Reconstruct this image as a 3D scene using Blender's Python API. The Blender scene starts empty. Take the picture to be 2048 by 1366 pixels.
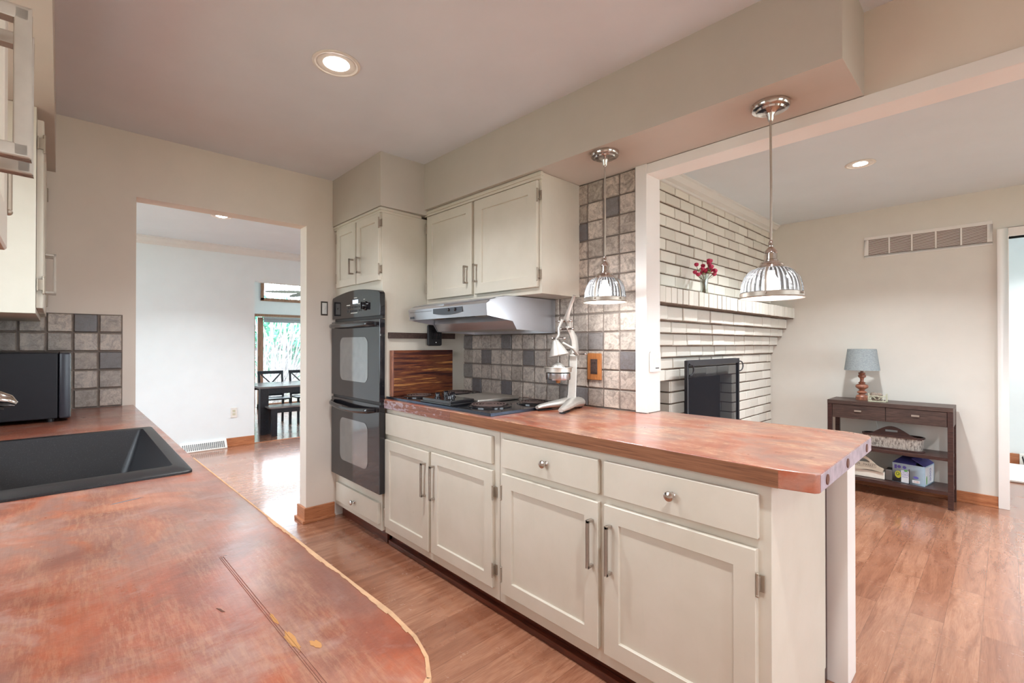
import bpy, bmesh, math, random
from mathutils import Vector, Matrix, Euler
random.seed(7)
SC = bpy.context.scene
COL = SC.collection
PI = math.pi

# ------------------------------------------------------------------ camera
CAM_H = 1.256
yaw = math.atan(879 / 931.0)
pit = math.radians(0.34)
F0 = Vector((-math.cos(yaw), math.sin(yaw), 0)); RT = Vector((F0.y, -F0.x, 0)); ZV = Vector((0, 0, 1))
FW = F0 * math.cos(pit) + ZV * math.sin(pit); UP = ZV * math.cos(pit) - F0 * math.sin(pit)
cd = bpy.data.cameras.new('camera'); cam = bpy.data.objects.new('camera', cd); COL.objects.link(cam)
cd.sensor_width = 36; cd.lens = 931.0 / 2048 * 36; cd.clip_start = 0.02; cd.clip_end = 200
M = Matrix.Identity(4)
for i in range(3):
    M[i][0] = RT[i]; M[i][1] = UP[i]; M[i][2] = -FW[i]
M.translation = Vector((0, 0, CAM_H)); cam.matrix_world = M
SC.camera = cam

# ------------------------------------------------------------------ view + world + daylight portals
SC.view_settings.view_transform = 'Standard'; SC.view_settings.look = 'None'
SC.view_settings.exposure = 0.24; SC.view_settings.gamma = 1.0; SC.view_settings.use_curve_mapping = False
SC.cycles.use_denoising = True
SC.cycles.max_bounces = 10; SC.cycles.diffuse_bounces = 6; SC.cycles.glossy_bounces = 4
SC.cycles.transparent_max_bounces = 12; SC.cycles.transmission_bounces = 6
SC.cycles.sample_clamp_indirect = 6.0; SC.cycles.caustics_reflective = False; SC.cycles.caustics_refractive = False
W = bpy.data.worlds.new('sky'); SC.world = W; W.use_nodes = True
bg = W.node_tree.nodes['Background']; bg.inputs[0].default_value = (0.80, 0.91, 1.0, 1); bg.inputs[1].default_value = 9.5

def area(name, loc, size, energy, color, rot, shape='RECTANGLE', portal=False, spread=None):
    l = bpy.data.lights.new(name, 'AREA'); l.shape = shape; l.size = size[0]
    if shape == 'RECTANGLE': l.size_y = size[1]
    l.energy = energy; l.color = color
    if spread: l.spread = spread
    o = bpy.data.objects.new(name, l); COL.objects.link(o); o.location = loc; o.rotation_euler = rot
    if portal: l.cycles.is_portal = True
    return o
# sky portals at the window openings (they only steer sampling of the sky, they emit nothing themselves)
area('portal_sink_window', (-1.75, -0.50, 1.56), (1.2, 0.97), 1, (1, 1, 1), (-PI/2, 0, PI), portal=True)
area('portal_kitchen_east', (3.06, 0.9, 1.35), (1.6, 1.5), 1, (1, 1, 1), (0, PI/2, 0), portal=True)
area('portal_living_east', (3.06, 3.7, 1.35), (1.5, 2.2), 1, (1, 1, 1), (0, PI/2, 0), portal=True)
area('portal_dining', (-11.25, 4.1, 0.9), (2.3, 2.6), 1, (1, 1, 1), (0, -PI/2, 0), portal=True)
area('portal_hall', (-5.0, -2.36, 1.3), (2.4, 2.0), 1, (1, 1, 1), (-PI/2, 0, PI), portal=True)
area('portal_dining_side', (-8.9, 6.36, 1.4), (3.0, 2.4), 1, (1, 1, 1), (-PI/2, 0, 0), portal=True)
area('portal_side_room', (1.16, 6.45, 1.6), (.8, .9), 1, (1, 1, 1), (0, PI/2, 0), portal=True)

WARM = (0.94, 0.98, 1.0); NEUT = (0.91, 0.97, 1.0)
E_CAN = 13.0
E_PEND = 8.0
# ------------------------------------------------------------------ materials
def sk(*c):   # sRGB 0-255 -> linear
    r = []
    for v in c:
        v /= 255.0
        r.append(v / 12.92 if v <= 0.04045 else ((v + 0.055) / 1.055) ** 2.4)
    return (*r, 1)

class NT:
    def __init__(s, name):
        s.m = bpy.data.materials.new(name); s.m.use_nodes = True
        s.t = s.m.node_tree; s.N = s.t.nodes; s.L = s.t.links
        s.b = s.N['Principled BSDF']; s.out = s.N['Material Output']
    def n(s, typ, **kw):
        x = s.N.new(typ)
        for k, v in kw.items():
            if isinstance(k, str) and hasattr(x, k): setattr(x, k, v)
        return x
    def l(s, a, b): s.L.new(a, b)
    def coord(s, scale=(1, 1, 1), rot=(0, 0, 0)):
        tc = s.n('ShaderNodeNewGeometry'); mp = s.n('ShaderNodeMapping')
        mp.inputs['Scale'].default_value = scale; mp.inputs['Rotation'].default_value = rot
        s.l(tc.outputs['Position'], mp.inputs['Vector']); return mp.outputs[0]
    def noise(s, vec, scale, detail=4, rough=.55, dist=0):
        x = s.n('ShaderNodeTexNoise'); x.inputs['Scale'].default_value = scale
        x.inputs['Detail'].default_value = detail; x.inputs['Roughness'].default_value = rough
        x.inputs['Distortion'].default_value = dist
        s.l(vec, x.inputs['Vector']); return x.outputs['Fac']
    def ramp(s, fac, stops):
        x = s.n('ShaderNodeValToRGB'); cr = x.color_ramp
        while len(cr.elements) < len(stops): cr.elements.new(0.5)
        for e, (p, c) in zip(cr.elements, stops):
            e.position = p; e.color = c if len(c) == 4 else (*c, 1)
        s.l(fac, x.inputs[0]); return x.outputs[0]
    def mix(s, fac, a, b, mode='MIX'):
        x = s.n('ShaderNodeMix'); x.data_type = 'RGBA'; x.blend_type = mode
        if isinstance(fac, (int, float)): x.inputs[0].default_value = fac
        else: s.l(fac, x.inputs[0])
        for v, k in ((a, 6), (b, 7)):
            if isinstance(v, tuple): x.inputs[k].default_value = v
            else: s.l(v, x.inputs[k])
        return x.outputs[2]
    def math(s, op, a, b=0.0):
        x = s.n('ShaderNodeMath'); x.operation = op
        for v, k in ((a, 0), (b, 1)):
            if isinstance(v, (int, float)): x.inputs[k].default_value = v
            else: s.l(v, x.inputs[k])
        return x.outputs[0]
    def attr(s, name='tone'):
        x = s.n('ShaderNodeAttribute'); x.attribute_name = name; return x.outputs['Fac']
    def bump(s, h, strength=.2, dist=.002):
        x = s.n('ShaderNodeBump'); x.inputs['Strength'].default_value = strength; x.inputs['Distance'].default_value = dist
        s.l(h, x.inputs['Height']); s.l(x.outputs[0], s.b.inputs['Normal'])
    def col(s, c):
        if isinstance(c, tuple): s.b.inputs['Base Color'].default_value = c
        else: s.l(c, s.b.inputs['Base Color'])
    def rough(s, r):
        if isinstance(r, (int, float)): s.b.inputs['Roughness'].default_value = r
        else: s.l(r, s.b.inputs['Roughness'])

def G(v): return (v, v, v, 1)
def paint(name, c, rough=.55, var=.06, scale=6, bump=.12, bscale=180, spec=.4):
    t = NT(name); v = t.coord()
    f = t.noise(v, scale, 5)
    c2 = tuple(x * (1 - var) for x in c[:3]) + (1,); c3 = tuple(min(1, x * (1 + var)) for x in c[:3]) + (1,)
    t.col(t.ramp(f, [(.3, c2), (.7, c3)])); t.rough(rough); t.b.inputs['Specular IOR Level'].default_value = spec
    if bump: t.bump(t.noise(v, bscale, 3), bump, .001)
    return t.m
def metal(name, c, rough=.3, stretch=(1, 1, 1), var=.1):
    t = NT(name); v = t.coord(stretch); f = t.noise(v, 60, 3)
    t.b.inputs['Metallic'].default_value = 1
    t.col(t.ramp(f, [(.3, tuple(x * (1 - var) for x in c[:3]) + (1,)), (.7, c)]))
    t.rough(t.math('ADD', t.math('MULTIPLY', f, .12), rough - .06)); return t.m
def plain(name, c, rough=.4, spec=.5, coat=0):
    t = NT(name); v = t.coord(); f = t.noise(v, 35, 3)
    t.col(t.ramp(f, [(.3, tuple(x * .9 for x in c[:3]) + (1,)), (.7, c)])); t.rough(rough)
    t.b.inputs['Specular IOR Level'].default_value = spec; t.b.inputs['Coat Weight'].default_value = coat
    t.b.inputs['Coat Roughness'].default_value = .06
    return t.m
def emit(name, c, s):
    t = NT(name); t.b.inputs['Base Color'].default_value = c; t.b.inputs['Emission Color'].default_value = c
    t.b.inputs['Emission Strength'].default_value = s; return t.m
def glass(name, tint=(1, 1, 1, 1), refl=.08, rough=.02):
    t = NT(name); tr = t.n('ShaderNodeBsdfTransparent'); tr.inputs[0].default_value = tint
    gl = t.n('ShaderNodeBsdfGlossy'); gl.inputs['Roughness'].default_value = rough
    lw = t.n('ShaderNodeLayerWeight'); lw.inputs[0].default_value = .35
    mx = t.n('ShaderNodeMixShader')
    t.l(t.math('ADD', t.math('MULTIPLY', lw.outputs['Facing'], .35), refl), mx.inputs[0])
    t.l(tr.outputs[0], mx.inputs[1]); t.l(gl.outputs[0], mx.inputs[2]); t.l(mx.outputs[0], t.out.inputs['Surface'])
    return t.m

M_WALL = paint('greige_wall_paint', sk(226, 214, 202), .6, .02)
M_WALL2 = paint('living_wall_paint', sk(224, 220, 212), .6, .02)
M_HALL = paint('hall_wall_paint', sk(230, 237, 240), .6, .015)
M_CEIL = paint('ceiling_paint', sk(222, 224, 232), .7, .03, 3)
M_CEIL2 = paint('living_ceiling_paint', sk(222, 232, 240), .7, .02, 3)
M_TRIM = paint('white_trim_paint', sk(236, 232, 228), .35, .02)
M_SOFFW = paint('wall_paint_soffit_shade', sk(196, 187, 178), .6, .02)  # wall paint darkened: the soffits' shade is put into the colour
M_CROWN = paint('crown_paint', sk(222, 222, 220), .45, .02)
def cabpaint():
    t = NT('cream_cabinet_paint'); v = t.coord()
    f = t.noise(v, 3.5, 6, .6); st = t.noise(t.coord((14, 14, 1.2)), 6, 5)
    c = t.ramp(f, [(.3, sk(204, 196, 181)), (.7, sk(214, 206, 193))])
    w = t.ramp(st, [(.60, G(0)), (.80, G(1))])
    c = t.mix(t.math('MULTIPLY', w, .25), c, sk(196, 192, 178))
    d = t.ramp(t.noise(v, 42, 5, .7), [(.70, G(0)), (.76, G(1))])
    c = t.mix(t.math('MULTIPLY', d, .20), c, sk(150, 125, 95))
    t.col(c); t.rough(.38); t.bump(st, .08, .001); return t.m
M_CAB = cabpaint()

def counterwood(name, worn_amt=.5, mott=False):
    t = NT(name); v = t.coord((1.0, 3.2, 1)); vv = t.coord()
    big = t.noise(vv, 3.1, 6, .62, .8)
    c = t.ramp(big, [(.30, sk(132, 74, 58)), (.42, sk(172, 88, 58)), (.50, sk(172, 112, 92)), (.57, sk(154, 110, 98)), (.64, sk(174, 102, 74)), (.74, sk(190, 130, 104))])
    gr = t.noise(t.coord((1.2, 22, 22)), 7, 6, .65, .3)
    c = t.mix(t.math('MULTIPLY', t.ramp(gr, [(.45, G(0)), (.75, G(1))]), .35), c, sk(120, 62, 42))
    if mott:
        md = t.ramp(t.noise(vv, 5.5, 7, .72, .4), [(.40, G(1)), (.54, G(0))]); c = t.mix(t.math('MULTIPLY', md, .55), c, sk(126, 66, 52))
        mg = t.ramp(t.noise(t.coord((1.3, 1, 1)), 4.1, 6, .7, 1.0), [(.54, G(0)), (.66, G(1))]); c = t.mix(t.math('MULTIPLY', mg, .55), c, sk(184, 150, 140))
        mo = t.ramp(t.noise(t.coord((1, 1.4, 1), (0, 0, 1)), 3.3, 6, .66, .6), [(.56, G(0)), (.68, G(1))]); c = t.mix(t.math('MULTIPLY', mo, .5), c, sk(190, 98, 62))
    w = t.math('MULTIPLY', t.ramp(t.noise(t.coord((2.2, 6, 1)), 2.6, 3, .5), [(.42, G(0)), (.60, G(1))]),
               t.ramp(t.noise(t.coord((9, 60, 9)), 3.2, 7, .75), [(.46, G(0)), (.58, G(1))]))
    c = t.mix(t.math('MULTIPLY', w, worn_amt), c, sk(222, 178, 140))
    sp = t.ramp(t.noise(vv, 95, 4, .7), [(.66, G(0)), (.74, G(1))])
    c = t.mix(t.math('MULTIPLY', sp, .35), c, sk(225, 190, 160))
    scr = t.ramp(t.noise(t.coord((40, 3.0, 1), (0, 0, .5)), 6, 3, .5), [(.68, G(0)), (.72, G(1))])
    c = t.mix(t.math('MULTIPLY', scr, .22), c, sk(92, 50, 40))
    t.col(c)
    t.rough(t.math('ADD', t.math('MULTIPLY', t.noise(vv, 9, 5, .7), .22), .20))
    t.b.inputs['Specular IOR Level'].default_value = .55; t.b.inputs['Coat Weight'].default_value = .7; t.b.inputs['Coat Roughness'].default_value = .24
    t.bump(t.math('ADD', gr, t.noise(vv, 160, 3)), .35, .0009); return t.m
M_CTR = counterwood('worn_red_stained_counter_wood', .75)
M_CTRL = counterwood('worn_red_stained_counter_wood_sink_side', .22, True)

def wood(name, a, b, d, axis=(1, 14, 14), scale=4, rough=.35, dist=1.5, bump=.1):
    t = NT(name); f = t.noise(t.coord(axis), scale, 6, .6, dist)
    t.col(t.ramp(f, [(.3, d), (.5, a), (.72, b)])); t.rough(rough); t.bump(f, bump, .001); return t.m
M_BASEB = wood('oak_baseboard', sk(180, 116, 78), sk(196, 134, 96), sk(148, 90, 60), (2, 2, 30), 3)
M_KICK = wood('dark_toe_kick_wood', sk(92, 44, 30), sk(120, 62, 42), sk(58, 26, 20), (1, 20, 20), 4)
M_DARKW = wood('dark_espresso_wood', sk(72, 54, 48), sk(96, 74, 66), sk(50, 36, 34), (1.5, 20, 20), 5, .4)
M_DARKR = wood('dark_red_brown_wood', sk(66, 42, 38), sk(86, 56, 50), sk(44, 27, 27), (1.5, 20, 20), 5, .35)
M_BLACKW = wood('black_painted_wood', sk(44, 48, 56), sk(58, 64, 74), sk(32, 34, 42), (1, 12, 12), 5, .35)
M_PLATE = wood('oak_cover_plate', sk(176, 112, 62), sk(196, 132, 78), sk(140, 82, 42), (20, 20, 2), 5, .35)
M_LAMPW = wood('turned_lamp_wood', sk(150, 98, 78), sk(186, 122, 92), sk(116, 72, 58), (14, 14, 2), 4, .4)
M_DOORW = wood('stained_door_frame_wood', sk(150, 112, 88), sk(172, 132, 106), sk(120, 88, 70), (14, 14, 1), 4, .4)
M_TABLET = wood('table_top_wood', sk(150, 140, 140), sk(176, 164, 160), sk(120, 110, 112), (14, 1, 14), 4, .22)
def board():
    t = NT('striped_acacia_wood'); v = t.coord((.7, .8, 24))
    f = t.noise(v, 2.1, 8, .66, .35)
    c = t.ramp(f, [(.36, sk(30, 14, 20)), (.44, sk(78, 34, 28)), (.50, sk(128, 72, 42)), (.56, sk(82, 38, 30)), (.62, sk(196, 134, 74)), (.70, sk(120, 66, 42))])
    t.col(c); t.rough(.3); return t.m
M_BOARD = board()

M_EDGEW = wood('brown_edge_wood', sk(134, 88, 62), sk(152, 104, 76), sk(104, 64, 44), (1.2, 20, 40), 4, .32, .8)
def floormat():
    t = NT('oak_plank_floor'); g = t.n('ShaderNodeNewGeometry'); sx = t.n('ShaderNodeSeparateXYZ'); t.l(g.outputs['Position'], sx.inputs[0])
    cb = t.n('ShaderNodeCombineXYZ'); t.l(sx.outputs['Y'], cb.inputs['X']); t.l(sx.outputs['X'], cb.inputs['Y'])
    mp = t.n('ShaderNodeMapping'); mp.inputs['Location'].default_value = (.35, .0745, 0); t.l(cb.outputs[0], mp.inputs['Vector'])
    br = t.n('ShaderNodeTexBrick'); br.offset = .37; br.offset_frequency = 2; br.squash = 1
    br.inputs['Scale'].default_value = 1; br.inputs['Brick Width'].default_value = 1.22; br.inputs['Row Height'].default_value = .1205
    br.inputs['Mortar Size'].default_value = .0011; br.inputs['Mortar Smooth'].default_value = .3; br.inputs['Bias'].default_value = 0
    br.inputs['Color1'].default_value = G(0); br.inputs['Color2'].default_value = G(1); br.inputs['Mortar'].default_value = G(.5)
    t.l(mp.outputs[0], br.inputs['Vector'])
    # grain offset per plank
    ofs = t.n('ShaderNodeVectorMath'); ofs.operation = 'MULTIPLY_ADD'
    cb2 = t.n('ShaderNodeCombineXYZ')
    t.l(br.outputs['Color'], cb2.inputs['X']); t.l(br.outputs['Color'], cb2.inputs['Y']); t.l(br.outputs['Color'], cb2.inputs['Z'])
    t.l(cb2.outputs[0], ofs.inputs[0]); ofs.inputs[1].default_value = (7, 11, 5); t.l(t.coord((9, 1.0, 1)), ofs.inputs[2])
    gr = t.noise(ofs.outputs[0], 1.7, 7, .62, 1.6)
    fine = t.noise(t.coord((90, 5, 1)), 3, 4, .6)
    tone = t.ramp(br.outputs['Color'], [(0, sk(164, 110, 84)), (.5, sk(174, 120, 93)), (1, sk(184, 131, 103))])
    c = t.mix(t.math('MULTIPLY', t.ramp(gr, [(.40, G(0)), (.66, G(1))]), .70), tone, sk(122, 70, 48))
    c = t.mix(t.math('MULTIPLY', t.ramp(fine, [(.45, G(0)), (.70, G(1))]), .42), c, sk(112, 64, 44))
    wear = t.ramp(t.noise(t.coord((1.6, .8, 1)), 1.4, 6, .7), [(.55, G(0)), (.72, G(1))])
    spk = t.ramp(t.noise(t.coord((30, 14, 1)), 5, 6, .75), [(.55, G(0)), (.66, G(1))])
    c = t.mix(t.math('MULTIPLY', t.math('MULTIPLY', wear, spk), .28), c, sk(206, 176, 150))
    c = t.mix(t.math('MULTIPLY', br.outputs['Fac'], .55), c, sk(96, 58, 40))
    t.col(c); t.rough(t.math('ADD', t.math('MULTIPLY', t.noise(t.coord(), 5, 5, .7), .20), .16)); t.b.inputs['Coat Weight'].default_value = .8; t.b.inputs['Coat Roughness'].default_value = .13
    t.b.inputs['Specular IOR Level'].default_value = .5
    t.bump(t.math('SUBTRACT', gr, t.math('MULTIPLY', br.outputs['Fac'], 2.0)), .18, .001); return t.m
M_FLOOR = floormat()
def tilemat(name='glazed_stone_tile'):
    t = NT(name); v = t.coord(); a = t.attr()
    base = t.ramp(a, [(0, sk(98, 96, 102)), (.12, sk(122, 116, 114)), (.3, sk(170, 157, 146)), (.65, sk(194, 179, 167)), (1, sk(210, 194, 180))])
    m = t.noise(v, 24, 7, .66, 1.2)
    c = t.mix(t.math('MULTIPLY', t.ramp(m, [(.36, G(1)), (.58, G(0))]), .62), base, sk(98, 88, 82))
    f = t.noise(v, 150, 5, .75)
    c = t.mix(t.math('MULTIPLY', t.ramp(f, [(.40, G(1)), (.52, G(0))]), .30), c, sk(84, 72, 66))
    t.col(c); t.rough(t.math('ADD', t.math('MULTIPLY', m, .3), .18))
    t.bump(t.math('ADD', m, t.math('MULTIPLY', f, .4)), .5, .002); return t.m
M_TILE = tilemat()
M_GROUT = paint('dark_grout', sk(118, 106, 98), .8, .12, 30, .3, 250)
def brickmat():
    t = NT('white_painted_brick'); v = t.coord(); a = t.attr()
    c = t.ramp(a, [(0, sk(218, 213, 203)), (1, sk(236, 232, 222))])
    f = t.noise(v, 30, 6, .7)
    c = t.mix(t.math('MULTIPLY', t.ramp(f, [(.62, G(0)), (.74, G(1))]), .35), c, sk(170, 158, 140))
    t.col(c); t.rough(.5); t.bump(t.noise(v, 45, 6, .7), .5, .004); return t.m
M_BRICK = brickmat()
M_MORT = paint('unpainted_brown_mortar', sk(112, 96, 84), .9, .25, 40, .4, 120)
M_SOOT = paint('sooty_firebrick', sk(52, 50, 54), .9, .3, 8, .3, 60)
M_NICKEL = metal('satin_nickel', sk(180, 168, 156), .42); M_NICKEL.node_tree.nodes['Principled BSDF'].inputs['Metallic'].default_value = .7
M_CHROME = metal('polished_nickel', sk(205, 196, 190), .12)
M_STEEL = metal('brushed_stainless', sk(218, 220, 228), .34, (1, 1, 60))
M_STEELL = metal('stainless_lid', sk(218, 212, 204), .42, (60, 1, 1))
M_HINGE = metal('aged_hinge_metal', sk(172, 158, 142), .45); M_HINGE.node_tree.nodes['Principled BSDF'].inputs['Metallic'].default_value = .6
M_CAST = metal('cast_aluminium', sk(198, 193, 186), .42); M_CAST.node_tree.nodes['Principled BSDF'].inputs['Metallic'].default_value = .55
M_ALU = metal('spun_aluminium', sk(190, 188, 190), .22)
M_BLKG = plain('black_oven_glass', sk(30, 28, 32), .07, .6, .15)
M_BLK = plain('black_enamel', sk(24, 24, 28), .12, .7, .3)
M_BLKM = plain('black_matte_plastic', sk(34, 32, 34), .45)
M_MWAVE = plain('black_scuffed_microwave_shell', sk(26, 24, 29), .42, .25)
M_TRIMB = metal('black_trim_blue_reflection', sk(96, 112, 132), .3)  # black cooktop rim; the bluish window reflection is painted into its colour
M_MWDOOR = plain('satin_black_microwave_door', sk(36, 36, 46), .26, .5)
M_COIL = plain('coil_element', sk(86, 70, 66), .42)
M_GREYP = plain('grey_plastic_panel', sk(70, 74, 80), .4)
M_IRON = plain('black_iron', sk(46, 46, 52), .4)
def ovenwin():
    t = NT('oven_window_glass'); f = t.noise(t.coord(), 20, 3)
    t.b.inputs['Metallic'].default_value = .75; t.col(t.ramp(f, [(.3, sk(150, 152, 154)), (.7, sk(162, 164, 164))])); t.rough(.10); return t.m
M_OWIN = ovenwin()
def sinkmat():
    t = NT('speckled_black_composite'); f = t.noise(t.coord(), 320, 3, .7)
    t.col(t.ramp(f, [(.58, sk(19, 18, 22)), (.74, sk(62, 58, 62))])); t.rough(.42); t.bump(f, .2, .0008); return t.m
M_SINK = sinkmat()
M_WHITEP = plain('white_plastic', sk(232, 230, 224), .35)
M_WPLATE = plain('dark_toggle_surround', sk(70, 62, 54), .5)
M_LED = emit('lamp_glow', (1.0, .93, .86, 1), 14)
M_LED2 = emit('living_lamp_glow', (1.0, .97, .93, 1), 18)
M_BULB = emit('bulb_glow', (1.0, .94, .88, 1), 9)
M_DISP = emit('oven_display_glow', (.72, .86, 1.0, 1), .8)
M_CANW = plain('white_can_baffle', sk(235, 228, 220), .3)
M_PANE = glass('window_glass')
M_VASE = glass('vase_glass', (.93, .95, .93, 1), .10)
def shade():
    t = NT('ribbed_prismatic_glass'); v = t.coord()
    tr = t.n('ShaderNodeBsdfTransparent'); tr.inputs[0].default_value = (.95, .95, .96, 1)
    gl = t.n('ShaderNodeBsdfGlossy'); gl.inputs['Roughness'].default_value = .12
    tl = t.n('ShaderNodeBsdfTranslucent'); tl.inputs[0].default_value = (.14, .14, .145, 1)
    m1 = t.n('ShaderNodeMixShader'); m2 = t.n('ShaderNodeMixShader')
    t.l(t.ramp(t.attr(), [(0, G(.55)), (1, G(.06))]), m1.inputs[0]); t.l(t.ramp(t.attr(), [(0, G(.97)), (1, G(.42))]), tr.inputs[0])
    t.l(tr.outputs[0], m1.inputs[1]); t.l(tl.outputs[0], m1.inputs[2])
    m2.inputs[0].default_value = .05; t.l(m1.outputs[0], m2.inputs[1]); t.l(gl.outputs[0], m2.inputs[2])
    t.l(m2.outputs[0], t.out.inputs['Surface']); return t.m
M_SHADE = shade()
def linen():
    t = NT('grey_linen_shade'); f = t.noise(t.coord((1, 1, 14)), 60, 3); g = t.noise(t.coord((14, 14, 1)), 60, 3)
    t.col(t.ramp(t.math('MULTIPLY', f, g), [(.15, sk(120, 128, 132)), (.35, sk(168, 176, 178))])); t.rough(.9); return t.m
M_LINEN = linen()
def meshscreen():
    t = NT('black_wire_mesh'); tr = t.n('ShaderNodeBsdfTransparent'); df = t.n('ShaderNodeBsdfDiffuse'); df.inputs[0].default_value = (.03, .03, .035, 1)
    mx = t.n('ShaderNodeMixShader'); mx.inputs[0].default_value = .55
    t.l(tr.outputs[0], mx.inputs[1]); t.l(df.outputs[0], mx.inputs[2]); t.l(mx.outputs[0], t.out.inputs['Surface']); return t.m
M_MESH = meshscreen()
M_ROSE = plain('dried_red_petals', sk(190, 50, 88), .7)
M_STEM = plain('dried_stems', sk(112, 104, 78), .8)
M_LEAF = plain('green_leaf', sk(132, 138, 92), .7)
def galv():
    t = NT('distressed_galvanised_metal'); f = t.noise(t.coord((3, 3, 1)), 28, 7, .75)
    t.col(t.ramp(f, [(.40, sk(92, 84, 80)), (.5, sk(170, 162, 154)), (.65, sk(196, 190, 180))])); t.rough(.5); return t.m
M_GALV = galv()
M_CREAMT = plain('cream_painted_tin', sk(198, 186, 168), .5)
M_WHITET = paint('chipped_white_tin', sk(232, 224, 212), .45, .08, 20)
M_GREYT = plain('grey_printed_ink', sk(96, 88, 84), .7)
M_BLUEBOX = plain('pale_blue_carton', sk(168, 196, 216), .5)
M_WHITEBOX = plain('white_carton', sk(222, 226, 232), .5)
M_PURPLE = plain('purple_ink', sk(96, 92, 176), .6)
M_GREENI = plain('green_ink', sk(96, 168, 84), .6)
M_YELLOWI = plain('yellow_green_ink', sk(188, 184, 56), .6)
M_OLIVE = plain('dark_olive_ink', sk(96, 112, 60), .6)
M_ORANGEI = plain('orange_ink', sk(206, 112, 70), .6)
M_INDIGO = plain('indigo_carton_flap', sk(84, 82, 150), .5)
M_RUG = paint('white_shag', sk(236, 234, 230), .95, .06, 40, .8, 90)
M_CREAMN = plain('cream_wire', sk(206, 204, 180), .5)
M_PAPER = paint('grey_brown_paper', sk(142, 128, 116), .8, .3, 60)
M_GRASS = paint('winter_lawn', sk(168, 172, 148), .95, .25, 3)
M_HEDGE = plain('evergreen_leaves', sk(104, 176, 150), .7)
M_BARK = plain('bare_branch_bark', sk(158, 152, 154), .8)
M_PERG = plain('weathered_timber', sk(160, 150, 158), .8)
M_TAN = paint('exposed_tan_laminate_edge', sk(198, 156, 118), .5, .15, 40)
M_WORN = paint('lavender_grey_worn_paint', sk(176, 160, 168), .5, .25, 22, .4, 120)
def scuffed():
    t = NT('scuffed_brown_edge'); g = t.noise(t.coord((1.2, 20, 40)), 4, 5); c = t.ramp(g, [(.3, sk(104, 64, 50)), (.7, sk(146, 96, 80))])
    sx = t.n('ShaderNodeSeparateXYZ'); t.l(t.coord(), sx.inputs[0])
    f = t.math('ADD', t.noise(t.coord((7, 20, 20)), 3.2, 6, .7), t.math('MULTIPLY', t.math('ADD', sx.outputs['X'], 2.40), -.28))
    c = t.mix(t.ramp(f, [(.48, G(0)), (.58, G(1))]), c, sk(172, 154, 160)); t.col(c); t.rough(.42); return t.m
M_SCUFF = scuffed()
M_PLUG = plain('dark_wood_plug', sk(104, 58, 40), .5)
M_SHADEB = plain('roller_blind_fabric', sk(160, 168, 172), .8)
M_SCORE = plain('scored_groove', sk(126, 72, 54), .5)
M_BLUEST = plain('blue_paint_stain', sk(112, 116, 124), .4)
M_OCHRE = plain('ochre_stain', sk(196, 136, 66), .5)

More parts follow.
